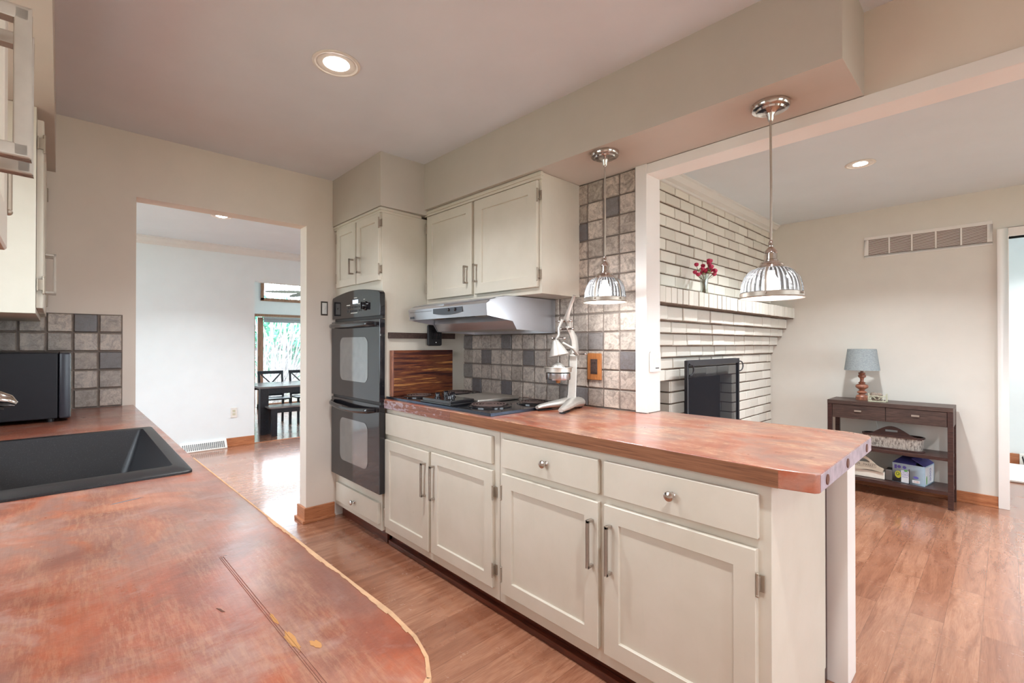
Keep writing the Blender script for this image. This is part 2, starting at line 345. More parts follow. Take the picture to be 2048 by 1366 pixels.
# ------------------------------------------------------------------ mesh helpers
ORG = {}
class MB:
    def __init__(s): s.v = []; s.f = []; s.t = []; s.tone = 0.5
    def quad(s, *pts):
        k = len(s.v); s.v += [tuple(p) for p in pts]; s.f.append(tuple(range(k, k + len(pts)))); s.t.append(s.tone)
    def hexa(s, p):   # 8 points: bottom 4 ccw, top 4 ccw
        k = len(s.v); s.v += [tuple(q) for q in p]
        for f in ((3, 2, 1, 0), (4, 5, 6, 7), (0, 1, 5, 4), (1, 2, 6, 5), (2, 3, 7, 6), (3, 0, 4, 7)):
            s.f.append(tuple(k + i for i in f)); s.t.append(s.tone)
    def box(s, x0, x1, y0, y1, z0, z1):
        x0, x1 = sorted((x0, x1)); y0, y1 = sorted((y0, y1)); z0, z1 = sorted((z0, z1))
        s.hexa([(x0, y0, z0), (x1, y0, z0), (x1, y1, z0), (x0, y1, z0), (x0, y0, z1), (x1, y0, z1), (x1, y1, z1), (x0, y1, z1)]); return s
    def obox(s, c, ax, ay, az):   # oriented box: centre + half-axis vectors
        c, ax, ay, az = map(Vector, (c, ax, ay, az))
        if ax.cross(ay).dot(az) < 0: az = -az
        s.hexa([c - ax - ay - az, c + ax - ay - az, c + ax + ay - az, c - ax + ay - az, c - ax - ay + az, c + ax - ay + az, c + ax + ay + az, c - ax + ay + az]); return s
    def bar(s, a, b, w, h, up=(0, 0, 1)):
        a, b = Vector(a), Vector(b); d = (b - a); L = d.length; d.normalize(); u = Vector(up)
        r = d.cross(u)
        if r.length < 1e-4: r = d.cross(Vector((1, 0, 0)))
        r.normalize(); u = r.cross(d); return s.obox((a + b) / 2, d * L / 2, r * w / 2, u * h / 2)
    def prism(s, poly, z0, z1, axis='z'):
        def P(a, b, c): return {'z': (a, b, c), 'x': (c, a, b), 'y': (a, c, b)}[axis]
        n = len(poly); k = len(s.v)
        s.v += [P(a, b, z0) for a, b in poly] + [P(a, b, z1) for a, b in poly]
        ar = sum(poly[i][0] * poly[(i + 1) % n][1] - poly[(i + 1) % n][0] * poly[i][1] for i in range(n))
        flip = (ar < 0) ^ (axis == 'y') ^ (z1 < z0)
        fs = [tuple(k + n - 1 - i for i in range(n)), tuple(k + n + i for i in range(n))]
        fs += [(k + i, k + (i + 1) % n, k + n + (i + 1) % n, k + n + i) for i in range(n)]
        for f in fs: s.f.append(tuple(reversed(f)) if flip else f); s.t.append(s.tone)
        return s
    def lathe(s, prof, c, n=32, axis=(0, 0, 1), closed=False):
        ax = Vector(axis).normalized(); t = Vector((1, 0, 0)) if abs(ax.x) < .9 else Vector((0, 1, 0))
        u = (t - ax * t.dot(ax)).normalized(); w = ax.cross(u); c = Vector(c); k = len(s.v)
        for r, h in prof:
            for i in range(n):
                a = 2 * PI * i / n; s.v.append(tuple(c + ax * h + (u * math.cos(a) + w * math.sin(a)) * r))
        m = len(prof)
        for j in range(m - 1):
            for i in range(n):
                s.f.append((k + j * n + i, k + j * n + (i + 1) % n, k + (j + 1) * n + (i + 1) % n, k + (j + 1) * n + i)); s.t.append(s.tone)
        if not closed:
            if prof[0][0] > 1e-4: s.f.append(tuple(k + n - 1 - i for i in range(n))); s.t.append(s.tone)
            if prof[-1][0] > 1e-4: s.f.append(tuple(k + (m - 1) * n + i for i in range(n))); s.t.append(s.tone)
        return s
    def tube(s, pts, r, n=8, flat=1.0, up=(0, 0, 1)):
        pts = [Vector(p) for p in pts]; m = len(pts); rr = r if isinstance(r, (list, tuple)) else [r] * m
        k = len(s.v); prev = None
        for i, p in enumerate(pts):
            d = (pts[min(i + 1, m - 1)] - pts[max(i - 1, 0)]).normalized()
            if prev is None:
                u = Vector(up); u = u - d * u.dot(d)
                if u.length < 1e-3: u = Vector((1, 0, 0)) - d * d.x
            else: u = prev - d * prev.dot(d)
            u.normalize(); prev = u; w = d.cross(u)
            for j in range(n):
                a = 2 * PI * j / n; s.v.append(tuple(p + u * math.cos(a) * rr[i] * flat + w * math.sin(a) * rr[i]))
        for i in range(m - 1):
            for j in range(n):
                s.f.append((k + i * n + j, k + i * n + (j + 1) % n, k + (i + 1) * n + (j + 1) % n, k + (i + 1) * n + j)); s.t.append(s.tone)
        s.f.append(tuple(k + n - 1 - j for j in range(n))); s.t.append(s.tone)
        s.f.append(tuple(k + (m - 1) * n + j for j in range(n))); s.t.append(s.tone)
        return s
    def ball(s, c, r, n=10, sz=(1, 1, 1)):
        c = Vector(c); k = len(s.v); m = n // 2 + 1
        for j in range(m + 1):
            ph = PI * j / m
            for i in range(n):
                a = 2 * PI * i / n
                s.v.append((c.x + r * sz[0] * math.sin(ph) * math.cos(a), c.y + r * sz[1] * math.sin(ph) * math.sin(a), c.z + r * sz[2] * math.cos(ph)))
        for j in range(m):
            for i in range(n):
                s.f.append((k + j * n + i, k + (j + 1) * n + i, k + (j + 1) * n + (i + 1) % n, k + j * n + (i + 1) % n)); s.t.append(s.tone)
        return s
    def build(s, name, mat, parent=None, bevel=0, smooth=False, label=None, seg=2, ang=30):
        off = ORG.get(parent, Vector((0, 0, 0))) if parent else Vector((0, 0, 0))
        me = bpy.data.meshes.new(name); me.from_pydata([tuple(Vector(p) - off) for p in s.v], [], s.f)
        a = me.attributes.new('tone', 'FLOAT', 'FACE'); a.data.foreach_set('value', s.t)
        bm = bmesh.new(); bm.from_mesh(me)
        bmesh.ops.remove_doubles(bm, verts=bm.verts, dist=1e-6) if smooth else None
        if smooth:
            bmesh.ops.recalc_face_normals(bm, faces=bm.faces)
        bm.to_mesh(me); bm.free()
        if bevel:
            bm = bmesh.new(); bm.from_mesh(me)
            bmesh.ops.remove_doubles(bm, verts=bm.verts, dist=1e-5)
            es = [e for e in bm.edges if len(e.link_faces) == 2 and e.calc_face_angle(0) > math.radians(ang)]
            bmesh.ops.bevel(bm, geom=es, offset=bevel, segments=seg, profile=.5, affect='EDGES', clamp_overlap=True)
            bm.to_mesh(me); bm.free()
        if smooth or bevel:
            for p in me.polygons: p.use_smooth = True
            me.set_sharp_from_angle(angle=math.radians(35))
        me.materials.append(mat)
        o = bpy.data.objects.new(name, me); COL.objects.link(o)
        if bevel:
            wn = o.modifiers.new('weighted_normals', 'WEIGHTED_NORMAL'); wn.keep_sharp = True; wn.weight = 80
        if parent: o.parent = parent; ORG[o] = off
        if label: o['label'] = label
        return o
def B(x0, x1, y0, y1, z0, z1): return MB().box(x0, x1, y0, y1, z0, z1)
def thing(name, label, cat, loc=(0, 0, 0), rotz=0, group=None):
    o = bpy.data.objects.new(name, None); COL.objects.link(o); o.empty_display_size = .05
    o.location = loc; o.rotation_euler = (0, 0, rotz); o['label'] = label; o['category'] = cat
    if group: o['group'] = group
    ORG[o] = Vector(loc) if abs(rotz) < 1e-9 else Vector((0, 0, 0))   # rotated things are built in their own local frame
    return o
def tag(o, label, cat, group=None):
    o['label'] = label; o['category'] = cat
    if group: o['group'] = group
    return o
def struct(name, mb, mat, bevel=0, label=None):
    o = mb.build(name, mat, None, bevel); o['kind'] = 'structure'; o['label'] = label or name.replace('_', ' '); o['category'] = 'room'; return o
def text_part(name, txt, size, loc, rot, mat, parent, ext=.0004, align='CENTER', squash=1.0):
    cu = bpy.data.curves.new(name, 'FONT'); cu.body = txt; cu.size = size; cu.extrude = ext; cu.align_x = align; cu.align_y = 'CENTER'
    t = bpy.data.objects.new(name + '_tmp', cu); COL.objects.link(t)
    bpy.context.view_layer.update()
    me = bpy.data.meshes.new_from_object(t.evaluated_get(bpy.context.evaluated_depsgraph_get()))
    bpy.data.objects.remove(t)
    me.transform(Matrix.Translation(Vector(loc) - ORG[parent]) @ Euler(rot).to_matrix().to_4x4() @ Matrix.Diagonal((squash, 1, 1, 1)))
    me.materials.clear(); me.materials.append(mat)
    o = bpy.data.objects.new(name, me); COL.objects.link(o); o.parent = parent; ORG[o] = ORG[parent]; return o
def cut(o, mb):
    c = mb.build('cutter_tmp', M_WALL); c.location = -ORG.get(o, Vector((0, 0, 0)))
    md = o.modifiers.new('b', 'BOOLEAN'); md.operation = 'DIFFERENCE'; md.object = c; md.solver = 'EXACT'
    # both are evaluated in the object's own frame
    par = o.parent; o.parent = None
    bpy.context.view_layer.update()
    me = bpy.data.meshes.new_from_object(o.evaluated_get(bpy.context.evaluated_depsgraph_get()))
    o.modifiers.clear(); o.data = me; o.parent = par; bpy.data.objects.remove(c)
CEIL = 2.455
FWX = -3.385            # kitchen end wall

# ================================================================== THE SETTING
# floor: kitchen, hall, living room and side room share one plank floor
fl = MB(); fl.box(-6.54, 3.0, -2.2, 5.2, -.05, 0); fl.box(-1.0, 1.1, 5.2, 7.3, -.05, 0)
struct('floor', fl, M_FLOOR)
fl = B(-11.2, -6.54, .2, 6.2, -.21, -.16); struct('floor_dining', fl, M_FLOOR)
struct('trim_1', B(-6.56, -6.54, 1.68, 3.3, -.16, .004), M_BASEB)                         # step nosing into dining room
c = MB(); c.box(-3.505, 3.0, -.42, 2.08, CEIL, CEIL + .05); struct('ceiling', c, M_CEIL)
struct('ceiling_living', B(-2.4, 3.0, 2.08, 7.3, CEIL, CEIL + .05), M_CEIL2)
struct('ceiling_hall', B(-6.66, -3.505, -2.2, 4.2, CEIL, CEIL + .05), M_CEIL2)
struct('ceiling_dining', B(-11.2, -6.66, .2, 6.2, 3.3, 3.35), M_CEIL2)
# kitchen end wall with the cased-free opening
w = MB(); T = .12
w.box(FWX - T, FWX, -.42, .261, 0, CEIL); w.box(FWX - T, FWX, 1.2, 2.2, 0, CEIL); w.box(FWX - T, FWX, .261, 1.2, 2.092, CEIL)
struct('wall_end', w, M_WALL)
# sink wall with its window
w = MB(); WX0, WX1, WZ0, WZ1 = -2.35, -1.15, 1.08, 2.05
w.box(FWX, WX0, -.54, -.42, 0, CEIL); w.box(WX1, 3.0, -.54, -.42, 0, CEIL); w.box(WX0, WX1, -.54, -.42, 0, WZ0); w.box(WX0, WX1, -.54, -.42, WZ1, CEIL)
struct('wall_sink', w, M_WALL)
w = MB()
for a in ((WX0, WX0 + .05), (WX1 - .05, WX1), (-1.775, -1.725)): w.box(a[0], a[1], -.52, -.47, WZ0, WZ1)
w.box(WX0, WX1, -.52, -.47, WZ0, WZ0 + .05); w.box(WX0, WX1, -.52, -.47, WZ1 - .05, WZ1)
w1_ = struct('window_1', w, M_TRIM); B(WX0 + .04, WX1 - .04, -.498, -.494, WZ0 + .04, WZ1 - .04).build('pane', M_PANE, w1_)
# range wall (between kitchen and living room), peninsula half wall, header
w = MB(); w.box(FWX, -1.275, 2.086, 2.185, 0, 2.15); w.box(FWX, -1.275, 2.086, 2.185, 2.15, CEIL)
struct('wall_range', w, M_WALL)
w = MB(); w.box(-1.275, 3.0, 2.075, 2.185, 2.10, CEIL)
struct('wall_header', w, M_WALL)
struct('wall_peninsula', B(-1.275, -.397, 2.06, 2.185, 0, .8595), M_TRIM, .002)
# white casing: post + flat header band + soffit of the opening
w = MB(); w.box(-1.276, -1.213, 2.058, 2.19, .9155, 2.15); w.box(-1.213, 3.0, 2.062, 2.19, 2.098, 2.148)
struct('trim_2', w, M_TRIM, .003)
# soffits
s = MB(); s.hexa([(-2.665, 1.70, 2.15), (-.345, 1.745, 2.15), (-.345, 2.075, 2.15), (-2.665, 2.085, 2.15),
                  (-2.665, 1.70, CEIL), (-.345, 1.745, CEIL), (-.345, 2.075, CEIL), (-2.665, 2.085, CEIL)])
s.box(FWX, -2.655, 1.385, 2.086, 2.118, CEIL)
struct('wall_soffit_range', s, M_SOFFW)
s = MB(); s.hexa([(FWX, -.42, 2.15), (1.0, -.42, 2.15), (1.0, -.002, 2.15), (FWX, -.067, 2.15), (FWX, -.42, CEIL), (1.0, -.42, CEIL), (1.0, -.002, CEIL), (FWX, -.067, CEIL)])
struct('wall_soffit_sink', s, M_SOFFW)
# east wall with two windows
w = MB()
for (y0, y1, z0, z1) in ((-.54, .1, 0, CEIL), (.1, 1.7, 0, .6), (.1, 1.7, 2.1, CEIL), (1.7, 2.6, 0, CEIL), (2.6, 4.8, 0, .6), (2.6, 4.8, 2.1, CEIL), (4.8, 5.3, 0, CEIL)):
    w.box(3.0, 3.12, y0, y1, z0, z1)
struct('wall_east', w, M_WALL2)
w = MB()
for (y0, y1) in ((.1, 1.7), (2.6, 4.8)):
    for a in (y0, (y0 + y1) / 2 - .03, y1 - .06): w.box(3.02, 3.08, a, a + .06, .6, 2.1)
    w.box(3.02, 3.08, y0, y1, .6, .66); w.box(3.02, 3.08, y0, y1, 2.04, 2.1)
w2_ = struct('window_2', w, M_TRIM)
for (y0, y1) in ((.1, 1.7), (2.6, 4.8)): B(3.048, 3.052, y0 + .05, y1 - .05, .65, 2.05).build('pane', M_PANE, w2_)
# living room back wall with doorway
w = MB(); w.box(-2.4, .02, 5.18, 5.3, 0, CEIL); w.box(.86, 3.0, 5.18, 5.3, 0, CEIL); w.box(.02, .86, 5.18, 5.3, 2.076, CEIL)
struct('wall_living_back', w, M_WALL2)
w = MB(); w.box(-.04, .02, 5.155, 5.305, 0, 2.14); w.box(.02, .86, 5.155, 5.305, 2.076, 2.14); w.box(.86, .92, 5.155, 5.305, 0, 2.14)
struct('trim_3', w, M_TRIM, .003)
w = MB(); w.box(-1.635, -.04, 5.163, 5.18, 0, .085); w.box(-1.635, -.04, 5.152, 5.18, 0, .018)
struct('baseboard_living', w, M_BASEB, .003)
# side room beyond the right doorway
w = MB(); w.box(-1.0, 1.1, 7.2, 7.3, 0, CEIL); w.box(-1.1, -1.0, 5.3, 7.3, 0, CEIL)
w.box(1.0, 1.1, 5.3, 5.5, 0, CEIL); w.box(1.0, 1.1, 6.9, 7.3, 0, CEIL); w.box(1.0, 1.1, 5.5, 6.0, 0, CEIL); w.box(1.0, 1.1, 6.0, 6.9, 0, 1.2); w.box(1.0, 1.1, 6.0, 6.9, 2.0, CEIL)  # unseen window opening added to light this room
struct('wall_side_room', w, M_HALL)
struct('baseboard_side_room', B(-1.0, .105, 7.185, 7.2, 0, .11), M_BASEB, .002)
# hall walls
w = MB(); w.box(-6.66, -6.54, -2.2, 1.68, 0, CEIL); w.box(-6.66, -6.54, 1.68, 3.3, 2.056, CEIL); w.box(-6.66, -6.54, 3.3, 4.2, -.16, CEIL)
w.box(-6.66, -6.54, .2, 4.2, CEIL, 3.3); w.box(-6.66, -6.54, 4.2, 6.2, -.16, 3.3); w.box(-6.66, -6.54, .2, 1.68, -.2, 0)
struct('wall_hall_far', w, M_HALL)
w = MB(); w.box(-6.54, -6.2, -2.3, -2.2, 0, CEIL); w.box(-3.8, FWX - T, -2.3, -2.2, 0, CEIL); w.box(-6.2, -3.8, -2.3, -2.2, 0, .3); w.box(-6.2, -3.8, -2.3, -2.2, 2.3, CEIL); w.box(-6.54, FWX - T, 4.2, 4.3, 0, CEIL); w.box(FWX - T, FWX, -2.2, -.42, 0, CEIL); w.box(FWX - T, FWX, 2.2, 4.2, 0, CEIL)
struct('wall_hall_sides', w, M_HALL)
w = MB()
for a in (-6.2, -5.03, -3.86): w.box(a, a + .06, -2.28, -2.22, .3, 2.3)
w.box(-6.2, -3.8, -2.28, -2.22, .3, .36); w.box(-6.2, -3.8, -2.28, -2.22, 2.24, 2.3)
w4_ = struct('window_added_hall', w, M_TRIM); B(-6.15, -3.85, -2.252, -2.248, .35, 2.25).build('pane', M_PANE, w4_)  # unseen window added to bring daylight into the hall
w = MB(); w.prism([(-6.54, 2.372), (-6.525, 2.372), (-6.515, 2.39), (-6.49, 2.405), (-6.47, 2.435), (-6.455, 2.44), (-6.455, CEIL), (-6.54, CEIL)], -2.2, 4.2, 'y')
struct('trim_4', w, M_CROWN)
w = MB(); w.box(-6.54, -6.525, 1.367, 1.68, 0, .105); w.box(-6.54, -6.515, 1.367, 1.68, 0, .02)
struct('baseboard_hall', w, M_BASEB, .002)
# baseboard round the jamb by the ovens
w = MB(); w.box(FWX - T - .016, FWX + .016, 1.184, 1.2, 0, .105); w.box(FWX, FWX + .016, 1.2, 1.40, 0, .105)
w.box(FWX - T - .03, FWX + .03, 1.17, 1.2, 0, .022); w.box(FWX, FWX + .03, 1.2, 1.40, 0, .022)
struct('baseboard_jamb', w, M_BASEB, .004)
# dining room walls + door + transom
w = MB(); X = -11.1
w.box(X - .12, X, .2, 2.86, -.16, 3.3); w.box(X - .12, X, 2.86, 5.4, 1.9, 2.22); w.box(X - .12, X, 2.86, 2.97, 2.22, 3.3); w.box(X - .12, X, 5.3, 5.4, 2.22, 3.3)
w.box(X - .12, X, 2.97, 5.3, 3.15, 3.3); w.box(X - .12, X, 5.4, 6.2, -.16, 3.3)
w.box(-11.1, -6.66, .1, .2, -.16, 3.3); w.box(-11.1, -10.4, 6.2, 6.3, -.16, 3.3); w.box(-7.4, -6.66, 6.2, 6.3, -.16, 3.3); w.box(-10.4, -7.4, 6.2, 6.3, -.16, .2); w.box(-10.4, -7.4, 6.2, 6.3, 2.6, 3.3)
struct('wall_dining', w, M_HALL)
w = MB()
for a in (-10.4, -9.43, -8.43, -7.46): w.box(a, a + .06, 6.22, 6.28, .2, 2.6)
w.box(-10.4, -7.4, 6.22, 6.28, .2, .26); w.box(-10.4, -7.4, 6.22, 6.28, 2.54, 2.6)
w5_ = struct('window_added_dining', w, M_DOORW); B(-10.35, -7.45, 6.248, 6.252, .25, 2.55).build('pane', M_PANE, w5_)  # unseen side window added to flood the dining room with light
w = MB(); w.box(X - .05, X + .03, 2.97, 3.03, 2.22, 3.15); w.box(X - .05, X + .03, 5.24, 5.3, 2.22, 3.15); w.box(X - .05, X + .03, 2.97, 5.3, 2.20, 2.265); w.box(X - .05, X + .03, 2.97, 5.3, 2.72, 2.77); w.box(X - .05, X + .03, 2.97, 5.3, 3.1, 3.15)
fr = struct('window_3', w, M_DOORW)
pn = B(X - .03, X - .025, 3.03, 5.24, 2.265, 3.1).build('pane', M_PANE, fr)
w = MB(); w.box(X - .08, X + .02, 2.82, 5.42, 1.86, 1.915); w.box(X - .08, X + .02, 2.82, 2.86, -.16, 1.86); w.box(X - .08, X + .02, 5.38, 5.42, -.16, 1.86)
w.box(X - .04, X + .01, 2.91, 3.02, -.16, 1.84); w.box(X - .04, X + .01, 4.1, 4.22, -.16, 1.84); w.box(X - .07, X - .04, 4.22, 4.32, -.16, 1.84); w.box(X - .07, X - .03, 5.28, 5.38, -.16, 1.84)
w.box(X - .04, X + .01, 2.91, 4.22, -.16, -.04); w.box(X - .07, X - .03, 4.22, 5.38, -.16, -.04)
fr = struct('door_1', w, M_DOORW)
B(X - .02, X - .015, 3.02, 4.1, -.04, 1.84).build('pane', M_PANE, fr)
B(X - .055, X - .05, 4.32, 5.28, -.04, 1.84).build('pane', M_PANE, fr)
# crown along the chimney wall
w = MB(); w.prism([(-1.636, 2.385), (-1.62, 2.385), (-1.615, 2.40), (-1.585, 2.41), (-1.56, 2.438), (-1.548, 2.442), (-1.548, CEIL), (-1.636, CEIL)], 2.19, 5.18, 'y')
struct('trim_5', w, M_CROWN)
struct('wall_chimney_return', B(-2.5, -2.4, 2.2, 5.3, 0, CEIL), M_WALL2)
# outside ground
gr = B(-45, 25, -25, 28, -.6, -.5).build('lawn', M_GRASS); gr['kind'] = 'structure'; gr['label'] = 'pale winter lawn'; gr['category'] = 'ground'

# ================================================================== TILE BACKSPLASHES
def tile_wall(name, us, zs, place, label, dark=(), n_out=.009):
    """us, zs: joint positions; place(u, z, out) -> world point"""
    m = MB(); rnd = random.Random(len(us) * 31 + len(zs))
    for i in range(len(us) - 1):
        for j in range(len(zs) - 1):
            m.tone = .04 + rnd.random() * .1 if (i, j) in dark else .32 + rnd.random() * .62
            if (i, j) not in dark and len(us) > 9 and rnd.random() < .05: m.tone = .18
            g = .0028
            jit = lambda: (rnd.random() - .5) * .0022
            a, b2, c2, d = us[i] + g + jit(), us[i + 1] - g + jit(), zs[j] + g + jit(), zs[j + 1] - g + jit()
            ins = min(.0045, (b2 - a) * .3)
            o = [n_out * (.8 + .4 * rnd.random()) for _ in range(4)]
            lo = [(a, c2), (b2, c2), (b2, d), (a, d)]; hi = [(a + ins, c2 + ins), (b2 - ins, c2 + ins), (b2 - ins, d - ins), (a + ins, d - ins)]
            pts = [place(u, z, 0) for u, z in lo] + [place(u, z, q) for (u, z), q in zip(hi, o)]
            k = len(m.v); m.v += pts
            for f in ((4, 5, 6, 7), (0, 1, 5, 4), (1, 2, 6, 5), (2, 3, 7, 6), (3, 0, 4, 7)): m.f.append(tuple(k + q for q in f)); m.t.append(m.tone)
    t = thing(name, label, 'tiles', place(us[0], zs[0], 0))
    p = m.build('tile', M_TILE, t, label='glazed square tiles')
    # inner mid vertices would be overkill: a tiny bevel rounds the glaze
    return t
us = [-1.277 - .1025 * k for k in range(0, 15)]; us = sorted(us + [-1.277])[0:] ; us = sorted(set(round(u, 4) for u in us))
zs = [.915 + .1018 * k for k in range(0, 12)] + [2.148]
N = len(us) - 1
cx = lambda x: max(i for i in range(N) if us[i] <= x)
dk = set()
for x, r in ((-2.68, 3), (-2.48, 2), (-2.28, 3), (-2.58, 0), (-2.28, 0), (-2.07, 2), (-1.86, 1), (-1.55, 3), (-1.62, 0), (-1.33, 2), (-1.45, 10), (-1.62, 9), (-1.72, 10)): dk.add((cx(x), r))
tw = tile_wall('tile_backsplash', us, zs, lambda u, z, o: (u, 2.079 - o, z), 'square stone-grey glazed tiles covering the wall behind the cooktop up to the soffit', dk)
B(us[0], -1.277, 2.078, 2.0855, .915, 2.148).build('grout', M_GROUT, tw)
us2 = [.203 - .1005 * k for k in range(6, -1, -1)]; zs2 = [.9155 + .1008 * k for k in range(0, 6)]
tw = tile_wall('tile_backsplash', us2, zs2, lambda u, z, o: (FWX + .002 + o, u, z), 'grey square tiles on the end wall behind the microwave', {(4, 4), (5, 2)})
B(FWX + .0005, FWX + .003, us2[0], .203, .915, zs2[-1]).build('grout', M_GROUT, tw)

# ================================================================== CABINET PARTS
def shaker(parent, x0, x1, z0, z1, yf, rail=.062, th=.019, name='door'):
    m = MB(); yb = yf + th; r = rail; e = .0025; rc = yf + .0095
    def ring(a, y): return [(x0 + a, y, z0 + a), (x1 - a, y, z0 + a), (x1 - a, y, z1 - a), (x0 + a, y, z1 - a)]
    R_ = [ring(0, yb), ring(0, yf + e), ring(e, yf), ring(r, yf), ring(r + .0015, yf + .002), ring(r + .003, rc), ]
    for q in R_: m.v += q
    for j in range(len(R_) - 1):
        for i in range(4):
            a, b2 = j * 4 + i, j * 4 + (i + 1) % 4; m.f.append((a, b2, b2 + 4, a + 4)); m.t.append(.5)
    k = (len(R_) - 1) * 4; m.f.append((k, k + 1, k + 2, k + 3)); m.t.append(.5); m.f.append((3, 2, 1, 0)); m.t.append(.5)
    return m.build(name, M_CAB, parent)
def pull(parent, x, z0, z1, yf, mat=M_NICKEL, out=.032, w=.0115):
    m = MB(); m.box(x - w / 2, x + w / 2, yf - out, yf - out + .008, z0, z1)
    m.box(x - w / 2, x + w / 2, yf - out, yf, z0, z0 + .010); m.box(x - w / 2, x + w / 2, yf - out, yf, z1 - .010, z1)
    return m.build('handle', mat, parent, .0012, label='satin nickel bar pull')
def hinge(parent, x, z, yf, side=1):
    m = MB(); m.tube([(x, yf - .003, z - .028), (x, yf - .003, z + .028)], .0042, 8); m.ball((x, yf - .003, z + .031), .005, 8); m.ball((x, yf - .003, z - .031), .005, 8)
    m.box(x, x + side * .014, yf + .012, yf + .016, z - .024, z + .024); m.box(x - side * .004, x + side * .004, yf - .002, yf + .014, z - .02, z + .02)
    return m.build('hinge', M_HINGE, parent, .0006, label='small exposed metal hinge')
def knob(parent, x, z, yf, r=.0165):
    m = MB(); m.lathe([(.010, 0), (.007, .004), (.006, .014), (r * .8, .018), (r, .023), (r * .95, .028), (r * .5, .032), (0, .033)], (x, yf, z), 20, (0, -1, 0))
    return m.build('knob', M_CHROME, parent, 0, True, label='round metal knob')
def slab(parent, x0, x1, z0, z1, yf, name='drawer_front', th=.019): return B(x0, x1, yf, yf + th, z0, z1).build(name, M_CAB, parent, .003)

YF = 1.431; YD = 1.412; ZB = .078; ZT = .8595
# ---- cooktop base cabinet
t = thing('base_cabinet', 'cream base cabinet with two panelled doors under a plain false drawer front, below the cooktop', 'cabinet', (-2.15, 1.75, ZB))
m = MB(); m.box(-2.672, -1.596, YF, 2.05, ZB, ZT); m.build('carcass', M_CAB, t, .0015)
slab(t, -2.64, -1.635, .700, .829, YD, 'false_drawer_front')
d1 = shaker(t, -2.650, -2.161, .124, .666, YD, .058); pull(d1, -2.189, .424, .606, YD); hinge(d1, -2.653, .585, YD + .004, -1); hinge(d1, -2.653, .20, YD + .004, -1)
d2 = shaker(t, -2.136, -1.631, .130, .671, YD, .058); pull(d2, -2.103, .424, .606, YD); hinge(d2, -1.627, .572, YD + .002); hinge(d2, -1.627, .215, YD + .002)
# ---- end base cabinet
t = thing('base_cabinet', 'cream base cabinet with two drawers over two large doors at the peninsula end', 'cabinet', (-1.02, 1.75, ZB))
m = MB(); m.box(-1.594, -.453, YF, 2.0, ZB, ZT); m.build('carcass', M_CAB, t, .0015)
m = MB(); m.box(-.47, -.4525, YF + .002, 1.985, .0, ZT - .001); m.build('end_panel', M_CAB, t, .0015)
B(-.475, -.462, 1.985, 2.058, .0, ZT - .001).build('filler_strip', M_DARKR, t, 0, label='unpainted brown filler strip')
w1 = slab(t, -1.564, -1.035, .701, .828, YD); knob(w1, -1.294, .768, YD)
w2 = slab(t, -1.009, -.483, .702, .829, YD); knob(w2, -.741, .769, YD)
d1 = shaker(t, -1.564, -1.035, .132, .671, YD); pull(d1, -1.060, .430, .606, YD); hinge(d1, -1.569, .585, YD + .004, -1); hinge(d1, -1.569, .215, YD + .004, -1)
d2 = shaker(t, -1.009, -.488, .128, .672, YD); pull(d2, -.978, .430, .606, YD); hinge(d2, -.484, .575, YD + .002); hinge(d2, -.484, .21, YD + .002)
# toe kick
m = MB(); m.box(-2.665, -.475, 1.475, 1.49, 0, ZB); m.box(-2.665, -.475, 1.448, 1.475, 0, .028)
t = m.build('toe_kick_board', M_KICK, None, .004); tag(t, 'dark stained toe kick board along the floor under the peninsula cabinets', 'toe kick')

# ---- tall oven cabinet
t = thing('oven_cabinet', 'tall cream cabinet holding the double wall oven, two small doors above and a drawer below', 'cabinet', (-3.02, 1.75, .09))
m = MB(); m.prism([(-3.3835, 1.411), (-2.679, 1.411), (-2.705, 2.078), (-3.3835, 2.084)], .088, 2.100)
car = m.build('carcass', M_CAB, t, .0015)
m = MB()
for (y, z0, z1) in ((1.396, 2.083, 2.118), (1.388, 2.098, 2.112)):
    m.prism([(-3.3835, y), (-2.672 + (1.396 - y), y), (-2.690 + (1.396 - y), 1.699), (-3.3835, 1.699)], z0, z1)
m.build('crown_moulding', M_CAB, t, .002)
d1 = shaker(t, -3.335, -3.026, 1.662, 2.088 - .006, 1.392, .05); pull(d1, -3.056, 1.732, 1.837, 1.392, w=.010); hinge(d1, -3.339, 2.02, 1.396, -1); hinge(d1, -3.339, 1.73, 1.396, -1)
d2 = shaker(t, -3.008, -2.695, 1.660, 2.088 - .006, 1.392, .05); pull(d2, -2.946, 1.729, 1.834, 1.392, w=.010); hinge(d2, -2.690, 2.02, 1.394); hinge(d2, -2.690, 1.73, 1.394)
dr = slab(t, -3.335, -2.70, .128, .262, 1.392); knob(dr, -3.032, .188, 1.392)
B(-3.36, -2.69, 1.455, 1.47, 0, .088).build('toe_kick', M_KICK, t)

# ---- double wall oven
t = thing('double_wall_oven', 'black double wall oven with glass doors built into the tall cream cabinet', 'oven', (-3.0, 1.41, .33))
x0, x1 = -3.372, -2.640
m = MB(); pts = [(x0 + .02, 1.434), (x1 - .0, 1.434), (x1, 1.560)]
top = [(x1 - .004, 1.578), (x1 - .02, 1.590)] + [(x1 - .02 - (x1 - x0 - .04) * k / 10, 1.590 + .030 * math.sin(PI * k / 10) * 1.0 - .0 * k) for k in range(1, 10)] + [(x0 + .02, 1.588), (x0 + .012, 1.575), (x0 + .012, 1.434)]
m.prism([(x1, 1.434), (x1, 1.565)] + top[:2] + top[2:], 1.374, 1.4105, 'y'); pnl = m.build('control_panel', M_BLKG, t, .004)
m = MB(); m.prism([(-3.02, 1.553), (-2.94, 1.553), (-2.94, 1.527), (-3.02, 1.527)], 1.3725, 1.3745, 'y'); m.build('display', M_DISP, pnl, label='pale lit clock display')
m = MB()
